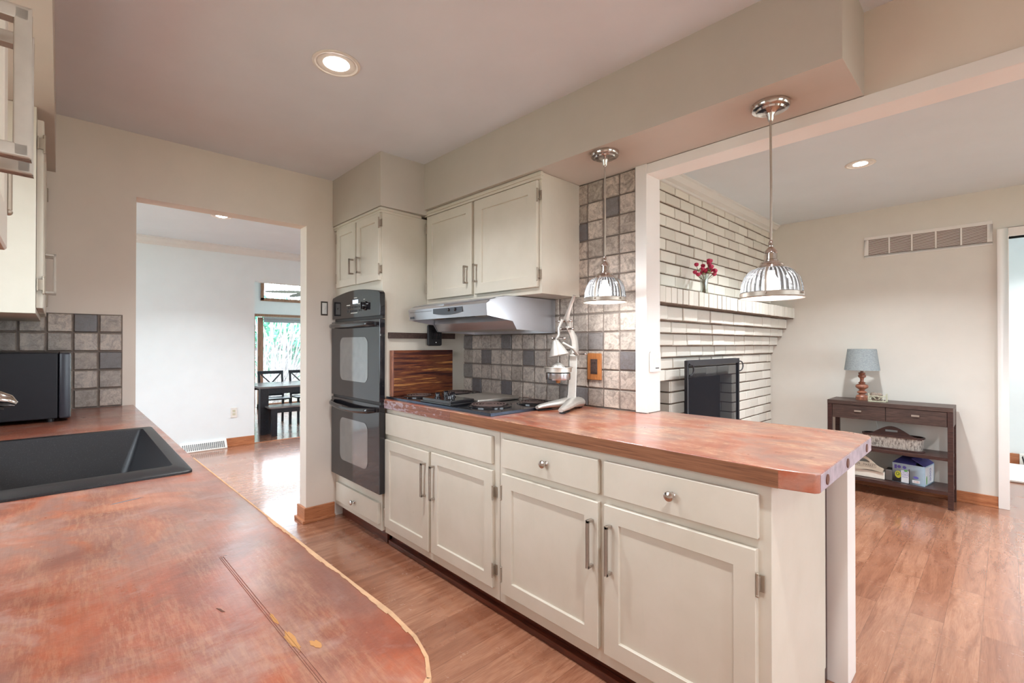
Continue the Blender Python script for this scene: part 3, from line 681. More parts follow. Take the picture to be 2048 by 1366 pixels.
for cxx in (-3.10, -3.07, -3.035, -3.01, -2.985, -2.96, -2.925, -2.898):
    for zz in (1.505, 1.480): m.box(cxx - .008, cxx + .008, 1.3725, 1.3745, zz - .006, zz + .006)
m.build('button_panel', M_BLKM, pnl)
for (a, b2, z) in ((-3.115, -3.06, 1.522), (-3.00, -2.955, 1.566), (-2.94, -2.89, 1.524), (-2.86, -2.84, 1.548), (-3.05, -2.95, 1.466)):
    B(a, b2, 1.3728, 1.3744, z - .0022, z + .0022).build('lettering_line', M_WHITEP, pnl, label='small pale printed line')
m = MB(); m.lathe([(.03, 0), (.03, .006), (.024, .010), (.022, .024), (.018, .028), (0, .028)], (-2.835, 1.374, 1.505), 24, (0, -1, 0)); m.box(-2.839, -2.831, 1.340, 1.352, 1.482, 1.528)
m.build('knob', M_BLK, pnl, 0, True)
B(x0 + .015, x1 - .004, 1.395, 1.4105, 1.418, 1.437).build('vent_slot', M_BLKM, t, label='dark slotted vent under the control panel')
def oven_door(z0, z1, wz0, wz1, hz, droop):
    d = B(x0 + .004, x1, 1.372, 1.4105, z0, z1).build('door', M_BLKG, t, .004, label='black glass oven door')
    m = MB(); a, b2, r = -3.215, -2.795, .05; pts = []
    for (cx_, cz_, st) in ((b2 - r, wz1 - r, 0), (a + r, wz1 - r, 90), (a + r, wz0 + r, 180), (b2 - r, wz0 + r, 270)):
        for k in range(6): an = math.radians(st + 18 * k); pts.append((cx_ + r * math.cos(an), cz_ + r * math.sin(an)))
    m.prism(pts, 1.3705, 1.373, 'y'); m.build('window', M_OWIN, d, label='grey reflective oven window')
    m = MB(); n = 14; P = []
    for k in range(n + 1):
        u = k / n; P.append((x0 + .03 + (x1 - x0 - .06) * u, 1.372 - .012 - .036 * math.sin(PI * u) ** .35, hz - droop * math.sin(PI * u)))
    m.tube(P, [.010] + [.0135] * (n - 1) + [.010], 10, 1.25)
    m.build('handle', M_BLKG, d, 0, True); return d
oven_door(.897, 1.414, 1.008, 1.303, 1.384, .0)
oven_door(.330, .880, .452, .748, .846, .02)
B(x0 + .01, x1 - .004, 1.385, 1.4105, .880, .897).build('middle_rail', M_BLKM, t)

# ---- upper range cabinet (follows the slightly skewed soffit)
ang = math.atan2(.045, 2.32)
t = thing('upper_cabinet', 'cream two-door wall cabinet above the stainless range hood', 'cabinet', (-1.643, 1.7645, 0), ang)
Wd = 1.045; zb, zt = 1.52, 2.149
m = MB(); m.prism([(-Wd, 0), (0, 0), (0.0065, .311), (-Wd, .335)], zb, zt); m.build('carcass', M_CAB, t, .0015)
m = MB(); m.box(-Wd, .010, -.018, .0, 2.112, 2.149); m.box(-Wd, .016, -.026, .0, 2.126, 2.141); m.build('crown_moulding', M_CAB, t, .002)
d1 = shaker(t, -Wd + .028, -.548, 1.553, 2.108, -.020, .055); pull(d1, -.585, 1.622, 1.728, -.020, w=.010); hinge(d1, -Wd + .024, 2.03, -.018, -1); hinge(d1, -Wd + .024, 1.63, -.018, -1)
d2 = shaker(t, -.520, -.020, 1.553, 2.108, -.020, .062); pull(d2, -.497, 1.622, 1.728, -.020, w=.010); hinge(d2, -.015, 2.03, -.018); hinge(d2, -.015, 1.62, -.018)

# ---- range hood
t = thing('range_hood', 'stainless steel under-cabinet range hood over the cooktop', 'range hood', (-2.19, 1.8, 1.32))
hx0, hx1 = -2.575, -1.818; yb = 2.067
pr = [(yb, 1.323), (1.752, 1.337), (1.722, 1.381), (1.543, 1.405), (1.536, 1.468), (1.556, 1.486), (1.60, 1.502), (1.66, 1.514), (1.72, 1.516), (yb, 1.516)]
shell = MB()
shell.prism(pr, hx1 - .004, hx1, 'x'); shell.prism(pr, hx0, hx0 + .004, 'x')
for i in (3, 4, 5, 6, 7, 8):
    a, b2 = pr[i], pr[(i + 1) % len(pr)]
    shell.hexa([(hx0, a[0], a[1]), (hx1, a[0], a[1]), (hx1, a[0] + .004, a[1] + .001), (hx0, a[0] + .004, a[1] + .001),
                (hx0, b2[0], b2[1]), (hx1, b2[0], b2[1]), (hx1, b2[0] + .004, b2[1] - .004), (hx0, b2[0] + .004, b2[1] - .004)])
shell.box(hx0, hx1, yb - .004, yb, 1.323, 1.516)
sh = shell.build('shell', M_STEEL, t, .0012)
m = MB(); m.box(hx0 + .02, hx1 - .02, 1.565, 1.72, 1.420, 1.424); m.build('lower_panel', M_BLKM, t, label='dark underside panel')
m = MB(); m.hexa([(hx0 + .01, 1.726, 1.385), (hx1 - .005, 1.726, 1.385), (hx1 - .005, 1.752, 1.340), (hx0 + .01, 1.752, 1.340), (hx0 + .01, 1.730, 1.423), (hx1 - .005, 1.730, 1.423), (hx1 - .005, 1.758, 1.345), (hx0 + .01, 1.758, 1.345)])
m.box(hx0 + .01, hx1 - .005, 1.545, 1.566, 1.407, 1.424); m.build('baffle', M_STEEL, t)
B(hx0 + .02, hx1 - .02, 1.758, yb - .005, 1.341, 1.346).build('grease_filter', M_STEELL, t)
for lx in (-2.40, -1.98):
    m = MB(); m.lathe([(.05, 0), (.05, -.004), (.03, -.012), (0, -.014)], (lx, 1.64, 1.4205), 20); m.build('lamp_cover', M_STEELL, t, 0, True)
m = MB(); cxh = -2.22; pts = []
for k in range(13): u = -1 + k / 6; pts.append((cxh + .14 * u, 1.434 - .012 * (1 - u * u)))
pts += [(cxh + .14, 1.462), (cxh - .14, 1.462)]
m.prism([(a + .06, b2) for a, b2 in pts], 1.5345, 1.542, 'y'); cp = m.build('switch_panel', M_GREYP, t, .001)
for kx in (-2.14, -2.08): 
    m = MB(); m.lathe([(.009, 0), (.009, .006), (.006, .010), (0, .010)], (kx, 1.5348, 1.45), 14, (0, -1, 0)); m.build('knob', M_BLK, cp, 0, True)
B(-2.555, -2.515, 1.5355, 1.541, 1.412, 1.426).build('badge', M_GREYP, t, .001)
B(hx0 + .02, -2.32, 1.534, 1.538, 1.4515, 1.4535).build('seam_line', M_GREYP, t); 

# ---- peninsula countertop
t = thing('peninsula_countertop', 'worn red-brown wooden countertop running over the range cabinets and the peninsula', 'countertop', (-1.4, 1.8, .8605))
P = [(-2.700, 1.405), (-.425, 1.405), (-.345, 1.424), (-.3365, 1.436), (-.342, 2.150), (-.352, 2.176), (-.385, 2.2), (-.425, 2.212), (-1.212, 2.196), (-1.212, 2.05), (-1.277, 2.05), (-1.277, 2.068), (-2.680, 2.068)]
m = MB(); m.prism(P, .8605, .9140); ct = m.build('slab', M_CTR, t, .004)
m = MB(); m.hexa([(-.3375, 1.44, .864), (-.3355, 1.44, .864), (-.3412, 2.148, .864), (-.3432, 2.148, .864), (-.3375, 1.44, .9095), (-.3355, 1.44, .9095), (-.3412, 2.148, .9095), (-.3432, 2.148, .9095)])
m.build('end_edge', M_WORN, t, 0, label='end grain edge worn to lavender grey')
for py, px in ((1.505, -.335), (1.755, -.337), (2.06, -.3395)):
    m = MB(); m.lathe([(.0145, 0), (.0145, .0025), (0, .0025)], (px - .001, py, .886), 18, (1, 0, 0)); m.build('wood_plug', M_PLUG, t)
B(-1.949, -.428, 1.4040, 1.4062, .8612, .9105).build('front_edge_grain', M_EDGEW, t, 0, label='brown side-grain front edge')
m = B(-2.699, -1.9505, 1.4040, 1.4062, .8612, .9105).build('front_edge_wear', M_SCUFF, t, 0, label='faded scuffed stretch of front edge')

# ---- cooktop
t = thing('electric_cooktop', 'black electric coil cooktop set into the wooden counter', 'cooktop', (-2.17, 1.74, .914))
ax0, ax1, ay0, ay1 = -2.664, -1.670, 1.440, 2.030
m = MB(); m.box(ax0, ax1, ay0, ay1, .9145, .9255); m.build('glass_top', M_BLK, t, .003, label='black enamel cooking surface')
m = MB(); m.box(ax0 - .004, ax1 + .004, ay0 - .006, ay0 - .0005, .9145, .929); m.box(ax1 + .0005, ax1 + .006, ay0 - .006, ay1 + .004, .9145, .929)
m.build('front_trim', M_TRIMB, t, .001)
def coil(cx_, cy_, R, turns):
    m = MB(); m.lathe([(R + .018, 0), (R + .018, .004), (R + .006, .006), (R, .001), (.02, -.0005 + .001)], (cx_, cy_, .9258), 36); dp = m.build('drip_bowl', M_BLK, t, 0, True)
    m = MB(); P = []
    for k in range(turns * 26 + 1):
        a = 2 * PI * k / 26; r = .018 + (R - .018) * k / (turns * 26); P.append((cx_ + r * math.cos(a), cy_ + r * math.sin(a), .9365))
    m.tube(P, .0048, 6, .7); m.build('coil_burner', M_COIL, t, 0, True)
coil(-2.545, 1.60, .082, 4); coil(-1.895, 1.625, .100, 5); coil(-1.815, 1.885, .082, 4); coil(-2.53, 1.90, .100, 5)
m = MB(); m.box(-2.285, -2.020, 1.455, 1.62, .9265, .955); m.box(-2.295, -2.010, 1.447, 1.628, .9262, .938); m.build('control_box', M_BLK, t, .003)
for (kx, ky) in ((-2.24, 1.585), (-2.20, 1.50), (-2.16, 1.575), (-2.11, 1.53), (-2.065, 1.485)):
    m = MB(); m.lathe([(.019, 0), (.019, .004), (.013, .006), (.011, .020), (.008, .023), (0, .023)], (kx, ky, .9555), 18); m.box(kx - .003, kx + .003, ky - .013, ky + .013, .972, .984)
    m.build('knob', M_BLKG, t, 0, True)
# ---- stainless lid resting on the centre section
t = thing('griddle_lid', 'flat stainless steel lid lying on the middle of the cooktop', 'lid', (-2.15, 1.79, .927))
m = MB(); m.box(-2.30, -2.005, 1.635, 1.955, .9268, .9285 + .018); m.build('plate', M_STEELL, t, .005)
m = MB(); m.tube([(-2.285, 1.645, .940), (-2.285, 1.615, .944), (-2.283, 1.602, .962), (-2.255, 1.596, .972), (-2.225, 1.602, .962), (-2.223, 1.615, .944), (-2.223, 1.645, .940)], .0045, 8); m.build('handle', M_CHROME, t, 0, True, label='bent wire handle')

# ---- cutting board, knife strip, black holder on the cabinet side
t = thing('cutting_board', 'dark striped wooden board standing upright against the tall cabinet beside the cooktop', 'board', (-2.66, 1.72, .929))
m = MB(); m.hexa([(-2.678, 1.475, .9265), (-2.650, 1.475, .9265), (-2.668, 1.945, .9265), (-2.695, 1.945, .9265), (-2.678, 1.475, 1.217), (-2.650, 1.475, 1.217), (-2.668, 1.945, 1.217), (-2.695, 1.945, 1.217)])
m.build('panel', M_BOARD, t, .002)
B(-2.679, -2.6490, 1.463, 1.4755, .9265, 1.217).build('end_cap', M_LAMPW, t, .001)
sx = lambda y: -2.679 - (y - 1.411) * .039 + .0005
t = thing('knife_strip', 'dark magnetic knife strip mounted on the tall cabinet side above the wooden board', 'knife strip', (-2.69, 1.7, 1.31))
m = MB(); m.hexa([(sx(1.45), 1.45, 1.293), (sx(1.45) + .014, 1.45, 1.293), (sx(1.98) + .014, 1.98, 1.293), (sx(1.98), 1.98, 1.293), (sx(1.45), 1.45, 1.331), (sx(1.45) + .014, 1.45, 1.331), (sx(1.98) + .014, 1.98, 1.331), (sx(1.98), 1.98, 1.331)])
m.build('bar', M_DARKW, t, .001)
t = thing('black_knife_sheath', 'black plastic sheath hanging on the knife strip under the range hood', 'sheath', (-2.66, 1.79, 1.31))
xx = sx(1.79) + .0145
m = MB(); m.box(xx, xx + .022, 1.735, 1.850, 1.245, 1.388); m.build('case', M_BLKM, t, .012)
m = MB()
for k in range(5): m.box(xx + .0222, xx + .0235, 1.765 + .014 * k, 1.771 + .014 * k, 1.29, 1.352)
m.build('rib', M_BLK, t); m = MB(); m.ball((xx + .0222, 1.80, 1.268), .004, 8, (.5, 1, 1)); m.build('rivet', M_CHROME, t)

# ---- wall devices
def outlet_plate(name, label, cx_, cz_, y, w, h, pm, dm, dark):
    t = thing(name, label, 'outlet', (cx_, y, cz_))
    m = MB(); m.box(cx_ - w / 2, cx_ + w / 2, y - .012, y, cz_ - h / 2, cz_ + h / 2); m.build('cover_plate', pm, t, .005)
    m = MB(); m.box(cx_ - w * .24, cx_ + w * .24, y - .0145, y - .011, cz_ - h * .28, cz_ + h * .28); m.build('insert', dm, t, .001)
    for s in (-1, 1):
        m = MB(); m.lathe([(.0165, 0), (.0165, .002), (0, .002)], (cx_, y - .0145, cz_ + s * .0195), 20, (0, -1, 0)); q = m.build('receptacle', dm, t)
        m = MB()
        for a in (-.006, .006): m.box(cx_ + a - .001, cx_ + a + .001, y - .0172, y - .0163, cz_ + s * .0195 - .004, cz_ + s * .0195 + .005)
        m.build('slot', dark, q)
outlet_plate('power_outlet', 'brown receptacle with an oak cover plate on the grey tile backsplash', -1.531, 1.135, 2.069, .092, .145, M_PLATE, M_DARKW, M_BLK)
t = thing('light_switch', 'bare toggle switch without a cover plate on the wall left of the ovens', 'switch', (FWX, 1.325, 1.515))
B(FWX, FWX + .003, 1.300, 1.350, 1.464, 1.566).build('surround', M_WPLATE, t, .001)
B(FWX + .003, FWX + .008, 1.308, 1.342, 1.475, 1.555).build('strap', M_WHITEP, t, .002)
m = MB(); m.hexa([(FWX + .008, 1.321, 1.508), (FWX + .008, 1.329, 1.508), (FWX + .008, 1.329, 1.522), (FWX + .008, 1.321, 1.522), (FWX + .02, 1.322, 1.518), (FWX + .02, 1.328, 1.518), (FWX + .02, 1.328, 1.528), (FWX + .02, 1.322, 1.528)]); m.build('toggle', M_WHITEP, t)
t = thing('plastic_sensor', 'small white plastic sensor fixed to the living room side of the white post', 'sensor', (-1.213, 2.118, 1.17))
m = MB(); pts = []
for (cy_, cz_, st) in ((2.158 - .02, 1.222 - .02, 0), (2.080 + .02, 1.222 - .02, 90)):
    for k in range(6): an = math.radians(st + 18 * k); pts.append((cy_ + .02 * math.cos(an), cz_ + .02 * math.sin(an)))
pts += [(2.080, 1.118), (2.158, 1.118)]
m.prism(pts, -1.2125, -1.191, 'x'); m.build('case', M_WHITEP, t, .003)
B(-1.191, -1.1895, 2.105, 2.135, 1.135, 1.14).build('indicator', M_GREYP, t)

# ---- hand juicer
def juicer():
    t = thing('hand_press_juicer', 'cast aluminium lever citrus press standing on the counter beside the cooktop', 'juicer', (-1.60, 1.90, .914))
    L = lambda x, y, z: (x, y, z)
    m = MB()   # Y shaped base
    m.tube([(-1.615, 1.985, .945), (-1.60, 1.90, .948), (-1.628, 1.82, .942), (-1.642, 1.755, .936), (-1.645, 1.728, .932)], [.044, .038, .025, .019, .013], 14, .66)
    m.tube([(-1.585, 1.990, .945), (-1.565, 1.91, .948), (-1.525, 1.83, .942), (-1.502, 1.765, .936), (-1.494, 1.738, .932)], [.042, .038, .027, .020, .014], 14, .66)
    m.build('base', M_CAST, t, 0, True)
    for (a, b2) in (((-1.643, 1.738), (-1.630, 1.82)), ((-1.496, 1.748), (-1.525, 1.83)), ((-1.62, 1.99), (-1.57, 1.995))):
        m = MB(); m.tube([(a[0], a[1], .9185), (b2[0], b2[1], .9185)], .014, 10, .33); m.build('rubber_foot', M_BLKM, t, 0, True)
    m = MB(); m.tube([(-1.600, 1.945, .955), (-1.600, 1.950, .985), (-1.600, 1.958, 1.10), (-1.600, 1.962, 1.20)], [.040, .033, .031, .031], 4, .95); m.build('column', M_CAST, t, .006, label='cast pillar')
    m = MB(); m.tube([(-1.600, 1.968, 1.18), (-1.598, 1.975, 1.23), (-1.594, 1.962, 1.285), (-1.590, 1.930, 1.325), (-1.588, 1.900, 1.350)], [.027, .030, .027, .019, .012], 10, .62, (1, 0, 0)); m.build('arched_head', M_CAST, t, 0, True)
    # cup and bowl
    cx_, cy_ = -1.603, 1.845
    m = MB(); m.lathe([(.052, 0), (.063, .002), (.065, .010), (.065, .036), (.060, .038)], (cx_, cy_, 1.070), 32); m.build('juice_cup', M_ALU, t, 0, True)
    m = MB(); m.lathe([(.055, 0), (.070, .004), (.071, .024), (.077, .027), (.076, .030), (.069, .028), (.054, .020), (.0, .016)], (cx_, cy_, 1.108), 32); m.build('strainer_bowl', M_STEELL, t, 0, True)
    m = MB(); m.lathe([(.040, 0), (.034, .018), (.022, .030), (.008, .038), (0, .040)], (cx_, cy_, 1.122), 20); m.build('reamer_cone', M_CAST, t, 0, True)
    m = MB(); m.lathe([(.010, 0), (.012, .012), (.016, .018)], (cx_, cy_, 1.054), 14); m.build('spout', M_PLATE, t, 0, True, label='small copper coloured spout')
    m = MB(); m.tube([(cx_, cy_, 1.155), (cx_, cy_ + .004, 1.20)], .0035, 6); m.build('guide_rod', M_CAST, t)
    # press cone (inverted, tilted)
    m = MB(); ax = Vector((-.22, -.10, 1)); c0 = Vector((cx_ + .010, cy_ - .005, 1.196))
    m.lathe([(.040, .004), (.0505, 0), (.052, .004), (.049, .010), (.036, .040), (.022, .066), (.013, .082), (0, .086)], c0, 28, ax, True); m.build('press_cone', M_CAST, t, 0, True)
    m = MB(); m.tube([(cx_ - .012, cy_ - .0, 1.280), (cx_ + .002, cy_ + .004, 1.305), (cx_ - .004, cy_ + .008, 1.34), (cx_ + .016, cy_ + .014, 1.385)], [.012, .009, .009, .013], 8, .6); m.tube([(cx_ + .02, cy_ + .01, 1.265), (cx_ + .055, cy_ + .05, 1.235), (cx_ + .05, cy_ + .10, 1.20)], [.010, .012, .010], 8, .6)
    m.build('linkage', M_CAST, t, 0, True)
    m = MB(); m.tube([(cx_ + .012, cy_ + .075, 1.345), (cx_ + .018, cy_ + .055, 1.372), (cx_ + .032, cy_ + .03, 1.395), (cx_ + .06, cy_ + .015, 1.43), (cx_ + .085, cy_ + .005, 1.465), (cx_ + .112, cy_ - .005, 1.502)], [.013, .017, .014, .0095, .0095, .0085], 10, .75); m.build('lever_arm', M_CAST, t, 0, True)
    for (x, y, z) in ((cx_ + .015, cy_ + .04, 1.378), (cx_ + .01, cy_ + .06, 1.338), (cx_ + .004, cy_ + .0, 1.287), (cx_ + .055, cy_ + .11, 1.205)):
        m = MB(); m.tube([(x - .036, y, z), (x + .036, y, z)], .0055, 8); m.ball((x - .04, y, z), .0075, 8); m.ball((x + .04, y, z), .0075, 8)
        m.build('pivot_pin', M_CHROME, t, 0, True)
juicer()

# ================================================================== PENDANTS + CEILING LIGHTS
def pendant(x, y, label, zt=2.150, z_rim=1.4435, R=.098, dark=1):
    t = thing('pendant_light', label, 'pendant light', (x, y, zt), 0, None)
    m = MB(); m.lathe([(.066, 0), (.066, -.012), (.062, -.018), (.050, -.020), (.047, -.026), (.030, -.028), (.016, -.034), (.012, -.044), (.009, -.060), (.006, -.064)], (x, y, zt - .0005), 36)
    cn = m.build('canopy', M_CHROME, t, 0, True)
    for a in (.8, .8 + PI):
        m = MB(); m.ball((x + .066 * math.cos(a), y + .066 * math.sin(a), zt - .007), .004, 8); m.build('screw', M_HINGE, cn)
    h = z_rim + .018
    top = h + .098                     # top of glass
    m = MB(); m.tube([(x, y, zt - .06), (x + .0015, y, (zt + top) / 2), (x, y, top + .085)], .0042, 8); m.build('cord', M_NICKEL, t, 0, True)
    m = MB(); m.lathe([(.005, .100), (.009, .090), (.008, .076), (.012, .070), (.022, .058), (.023, .052), (.0205, .050), (.0205, .028), (.024, .025), (.024, .020), (.036, .016), (.037, .010), (.044, .004), (.046, -.004), (.040, -.004)], (x, y, top), 32)
    m.build('socket_cap', M_CHROME, t, 0, True)
    # ribbed glass dome
    m = MB(); n = 144; prof = []
    for k in range(11):
        a = PI / 2 * k / 10; prof.append((.040 + (R - .040) * math.sin(a) ** .88, h + .094 * math.cos(a)))
    k0 = len(m.v)
    for (r, z) in prof:
        for i in range(n):
            rr = r + (.0016 if (i // 2) % 2 == 0 else -.0006); a = 2 * PI * i / n; m.v.append((x + rr * math.cos(a), y + rr * math.sin(a), z))
    for j in range(len(prof) - 1):
        for i in range(n):
            m.f.append((k0 + j * n + i, k0 + (j + 1) * n + i, k0 + (j + 1) * n + (i + 1) % n, k0 + j * n + (i + 1) % n)); m.t.append(0.0 if (i // 2) % 2 == 0 else 1.0)
    m.build('lamp_shade', M_SHADE, t, label='ribbed clear glass dome')
    m = MB(); m.lathe([(R + .001, .020), (R + .0035, .018), (R + .0035, .003), (R + .008, 0), (R + .006, -.002), (R - .002, 0), (R - .002, .020)], (x, y, z_rim), 48, closed=True); m.build('rim_band', M_NICKEL, t, 0, True)
    for q in range(3):
        a = math.radians(-75 + 120 * q) if q else math.radians(-75); m = MB(); P = []
        a = math.radians((-82, -10, 150)[q])
        for (r, z) in prof: P.append((x + (r + .004) * math.cos(a), y + (r + .004) * math.sin(a), z))
        m.tube(P, .0042, 6, .35, (math.cos(a), math.sin(a), 0)); m.tube([(x + (R + .004) * math.cos(a), y + (R + .004) * math.sin(a), z_rim + .012), (x + (R + .013) * math.cos(a), y + (R + .013) * math.sin(a), z_rim + .012)], .004, 8)
        m.build('strap', M_NICKEL, t, 0, True)
    m = MB(); m.lathe([(.012, .060), (.014, .045), (.028, .018), (.030, 0), (.024, -.018), (.012, -.028), (0, -.030)], (x, y, h + .024), 20); m.build('bulb', M_BULB, t, 0, True)
    l = bpy.data.lights.new('pendant_glow', 'POINT'); l.energy = E_PEND; l.color = NEUT; l.shadow_soft_size = .035
    o = bpy.data.objects.new('pendant_glow', l); COL.objects.link(o); o.location = (0, 0, (z_rim - .006) - zt); o.parent = t
pendant(-1.281, 1.806, 'glass dome pendant lamp hanging nearer the tile backsplash', z_rim=1.452, R=.094)
pendant(-.597, 1.89, 'glass dome pendant lamp hanging over the far end of the peninsula', z_rim=1.4275, R=.102)

def can(x, y, z, label, seen=True, e=None, col=WARM, r=.083, glow=M_LED):
    t = thing('recessed_ceiling_light', label, 'ceiling light', (x, y, z))
    m = MB(); m.lathe([(r + .014, 0), (r + .014, -.003), (r + .004, -.006), (r, -.004), (r - .012, .0)], (x, y, z - .0006), 40, closed=True); m.build('trim_ring', M_CANW, t, 0, True)
    m = MB(); m.lathe([(r - .006, -.0035), (r - .030, -.0020), (r - .05, -.0015)], (x, y, z - .0006), 40, closed=True); m.build('baffle', M_CANW, t, 0, True)
    m = MB(); m.lathe([(r - .030, -.0030), (r - .045, -.0075), (0, -.009)], (x, y, z), 32, closed=True); m.build('lamp_lens', glow, t, 0, True, label='glowing lens')
    l = bpy.data.lights.new('can_beam', 'AREA'); l.shape = 'DISK'; l.size = .11; l.energy = e if e is not None else E_CAN; l.color = col; l.spread = math.radians(125)
    o = bpy.data.objects.new('can_beam', l); COL.objects.link(o); o.location = (0, 0, -.012); o.parent = t
can(-1.955, .815, CEIL, 'large recessed ceiling light in the kitchen ceiling')
can(-.10, .85, CEIL, 'added unseen kitchen ceiling light above the near end of the aisle')  # unseen lamp added as fill over the aisle
can(1.5, .9, CEIL, 'added unseen kitchen ceiling light behind the aisle')  # another unseen lamp added to fill the kitchen
can(-.655, 3.80, CEIL, 'recessed ceiling light in front of the living room air vent', e=E_CAN * 1.9, col=NEUT, r=.07, glow=M_LED2)
can(1.1, 3.6, CEIL, 'recessed ceiling light on the right side of the living room', e=E_CAN * 1.9, col=NEUT, r=.07)
can(-5.03, 1.01, CEIL, 'recessed ceiling light in the hall seen through the opening', e=E_CAN * 1.9, col=NEUT, r=.075, glow=M_LED2)
can(-5.0, 3.0, CEIL, 'added unseen hall ceiling light behind the kitchen end wall', e=E_CAN * 1.9, col=NEUT)  # unseen lamp added to brighten the hall
can(.3, 6.3, CEIL, 'added unseen ceiling light brightening the side room past the right doorway', e=E_CAN * 1.3, col=(1, .97, .95))  # unseen lamp added so the room past the doorway looks bright

# ================================================================== SINK SIDE
t = thing('sink_side_countertop', 'large worn red-brown wooden countertop in the foreground holding the black sink', 'countertop', (-1.9, -.05, .8605))
P = [(-3.3845, -.4195), (-3.3845, .252), (-1.68, .267), (-.84, .288), (-.65, .294), (-.54, .298), (-.475, .294), (-.435, .284), (-.405, .268), (-.388, .245), (-.380, .21), (-.372, -.4195)]
m = MB(); m.prism(P, .8605, .9140); ct = m.build('slab', M_CTRL, t, .003)
cut(ct, B(-2.37, -1.51, -.28, .215, .7, 1.0))
ob = []
for i in range(2, len(P) - 1): ob.append(P[i])
m = MB(); rnd = random.Random(3)
for i in range(len(ob) - 1):
    (ax_, ay_), (bx_, by_) = ob[i], ob[i + 1]; L_ = math.hypot(bx_ - ax_, by_ - ay_); n_ = max(1, int(L_ / .012))
    nx, ny = -(by_ - ay_) / L_, (bx_ - ax_) / L_
    for k in range(n_):
        u0, u1 = k / n_, (k + 1) / n_
        a = (ax_ + (bx_ - ax_) * u0, ay_ + (by_ - ay_) * u0); b2 = (ax_ + (bx_ - ax_) * u1, ay_ + (by_ - ay_) * u1)
        wi = (.0022 if a[0] < -1.0 else .0038 + .0022 * rnd.random() + .0015 * math.sin(a[0] * 31)); wo = .0008
        ma = [(a[0] - nx * wi, a[1] - ny * wi), (b2[0] - nx * wi, b2[1] - ny * wi), (b2[0] + nx * wo, b2[1] + ny * wo), (a[0] + nx * wo, a[1] + ny * wo)]
        m.prism(ma, .9035, .9145)
m.build('edge_band', M_TAN, t, label='chipped edge showing tan core')
def blotch(name, pts, mat, label, z=.9141):
    m = MB(); m.prism(pts, z - .0004, z + .0002); return m.build(name, mat, t, label=label)
def wob(cx_, cy_, lx, ly, a, n=18, seed=1):
    r = random.Random(seed); o = []
    for k in range(n):
        q = 2 * PI * k / n; rr = .6 + .55 * r.random(); x = lx * rr * math.cos(q); y = ly * rr * math.sin(q)
        o.append((cx_ + x * math.cos(a) - y * math.sin(a), cy_ + x * math.sin(a) + y * math.cos(a)))
    return o
blotch('ochre_stain', wob(-.567, .186, .030, .0045, .05, 22, 4), M_OCHRE, 'ochre glue stain')
blotch('ochre_stain', wob(-.541, .203, .011, .0045, .1, 14, 5), M_OCHRE, 'small ochre glue stain')
blotch('ochre_stain', wob(-.627, .184, .016, .0025, .0, 14, 6), M_OCHRE, 'thin ochre glue stain')
blotch('blue_stain', wob(-1.318, .089, .004, .034, .25, 20, 7), M_BLUEST, 'faint blue-grey streak')
blotch('knife_nick', wob(-.694, .140, .010, .0016, .25, 10, 8), M_PLUG, 'short dark nick')
for dy in (-.0022, 0, .0030):
    blotch('scored_line', [(-.868, .1746 + dy), (-.868, .1749 + dy), (-.45, .1856 + dy), (-.45, .1853 + dy)], M_SCORE, 'long knife-scored line')
m = MB(); m.box(-3.38, -.45, -.41, .235, .09, .8600); m.box(-3.38, -.5, -.41, .16, 0, .09)
w = MB(); w.box(-3.38, -.46, .215, .233, .09, .8600); w.box(-.475, -.457, -.40, .215, .0, .8600); w.box(-3.38, -.46, .15, .165, 0, .09)
t = thing('base_cabinet', 'cream base cabinet run carrying the foreground countertop with the sink', 'cabinet', (-1.9, 0, .0)); w.build('carcass', M_CAB, t, .001)

t = thing('black_sink', 'speckled black composite sink set into the foreground countertop', 'sink', (-1.94, -.03, .915))
rx0, rx1, ry0, ry1 = -2.395, -1.487, -.30, .236
ix0, ix1, iy0, iy1 = -2.352, -1.582, -.235, .200
zt_ = .9215
def rr(x0, x1, y0, y1, r, z, n=5):
    o = []
    for (cx_, cy_, st) in ((x1 - r, y1 - r, 0), (x0 + r, y1 - r, 90), (x0 + r, y0 + r, 180), (x1 - r, y0 + r, 270)):
        for k in range(n): a = math.radians(st + 90 * k / (n - 1)); o.append((cx_ + r * math.cos(a), cy_ + r * math.sin(a), z))
    return o
rings = [rr(rx0, rx1, ry0, ry1, .018, .9145), rr(rx0, rx1, ry0, ry1, .018, zt_ - .002), rr(rx0 + .003, rx1 - .003, ry0 + .003, ry1 - .003, .016, zt_),
         rr(ix0 - .004, ix1 + .004, iy0 - .004, iy1 + .004, .016, zt_), rr(ix0, ix1, iy0, iy1, .014, zt_ - .004), rr(ix0 + .05, ix1 - .05, iy0 + .05, iy1 - .05, .03, .735), rr(ix0 + .07, ix1 - .07, iy0 + .07, iy1 - .07, .03, .725)]
m = MB(); nn = len(rings[0])
for q in rings: m.v += q
for j in range(len(rings) - 1):
    for i in range(nn): m.f.append((j * nn + i, j * nn + (i + 1) % nn, (j + 1) * nn + (i + 1) % nn, (j + 1) * nn + i)); m.t.append(.5)
m.f.append(tuple((len(rings) - 1) * nn + i for i in range(nn))); m.t.append(.5)
m.build('basin', M_SINK, t, 0, True)
m = MB(); m.lathe([(.055, .002), (.045, .004), (.03, .001), (0, .001)], (-1.97, -.03, .726), 24); m.build('drain', M_STEEL, t, 0, True)

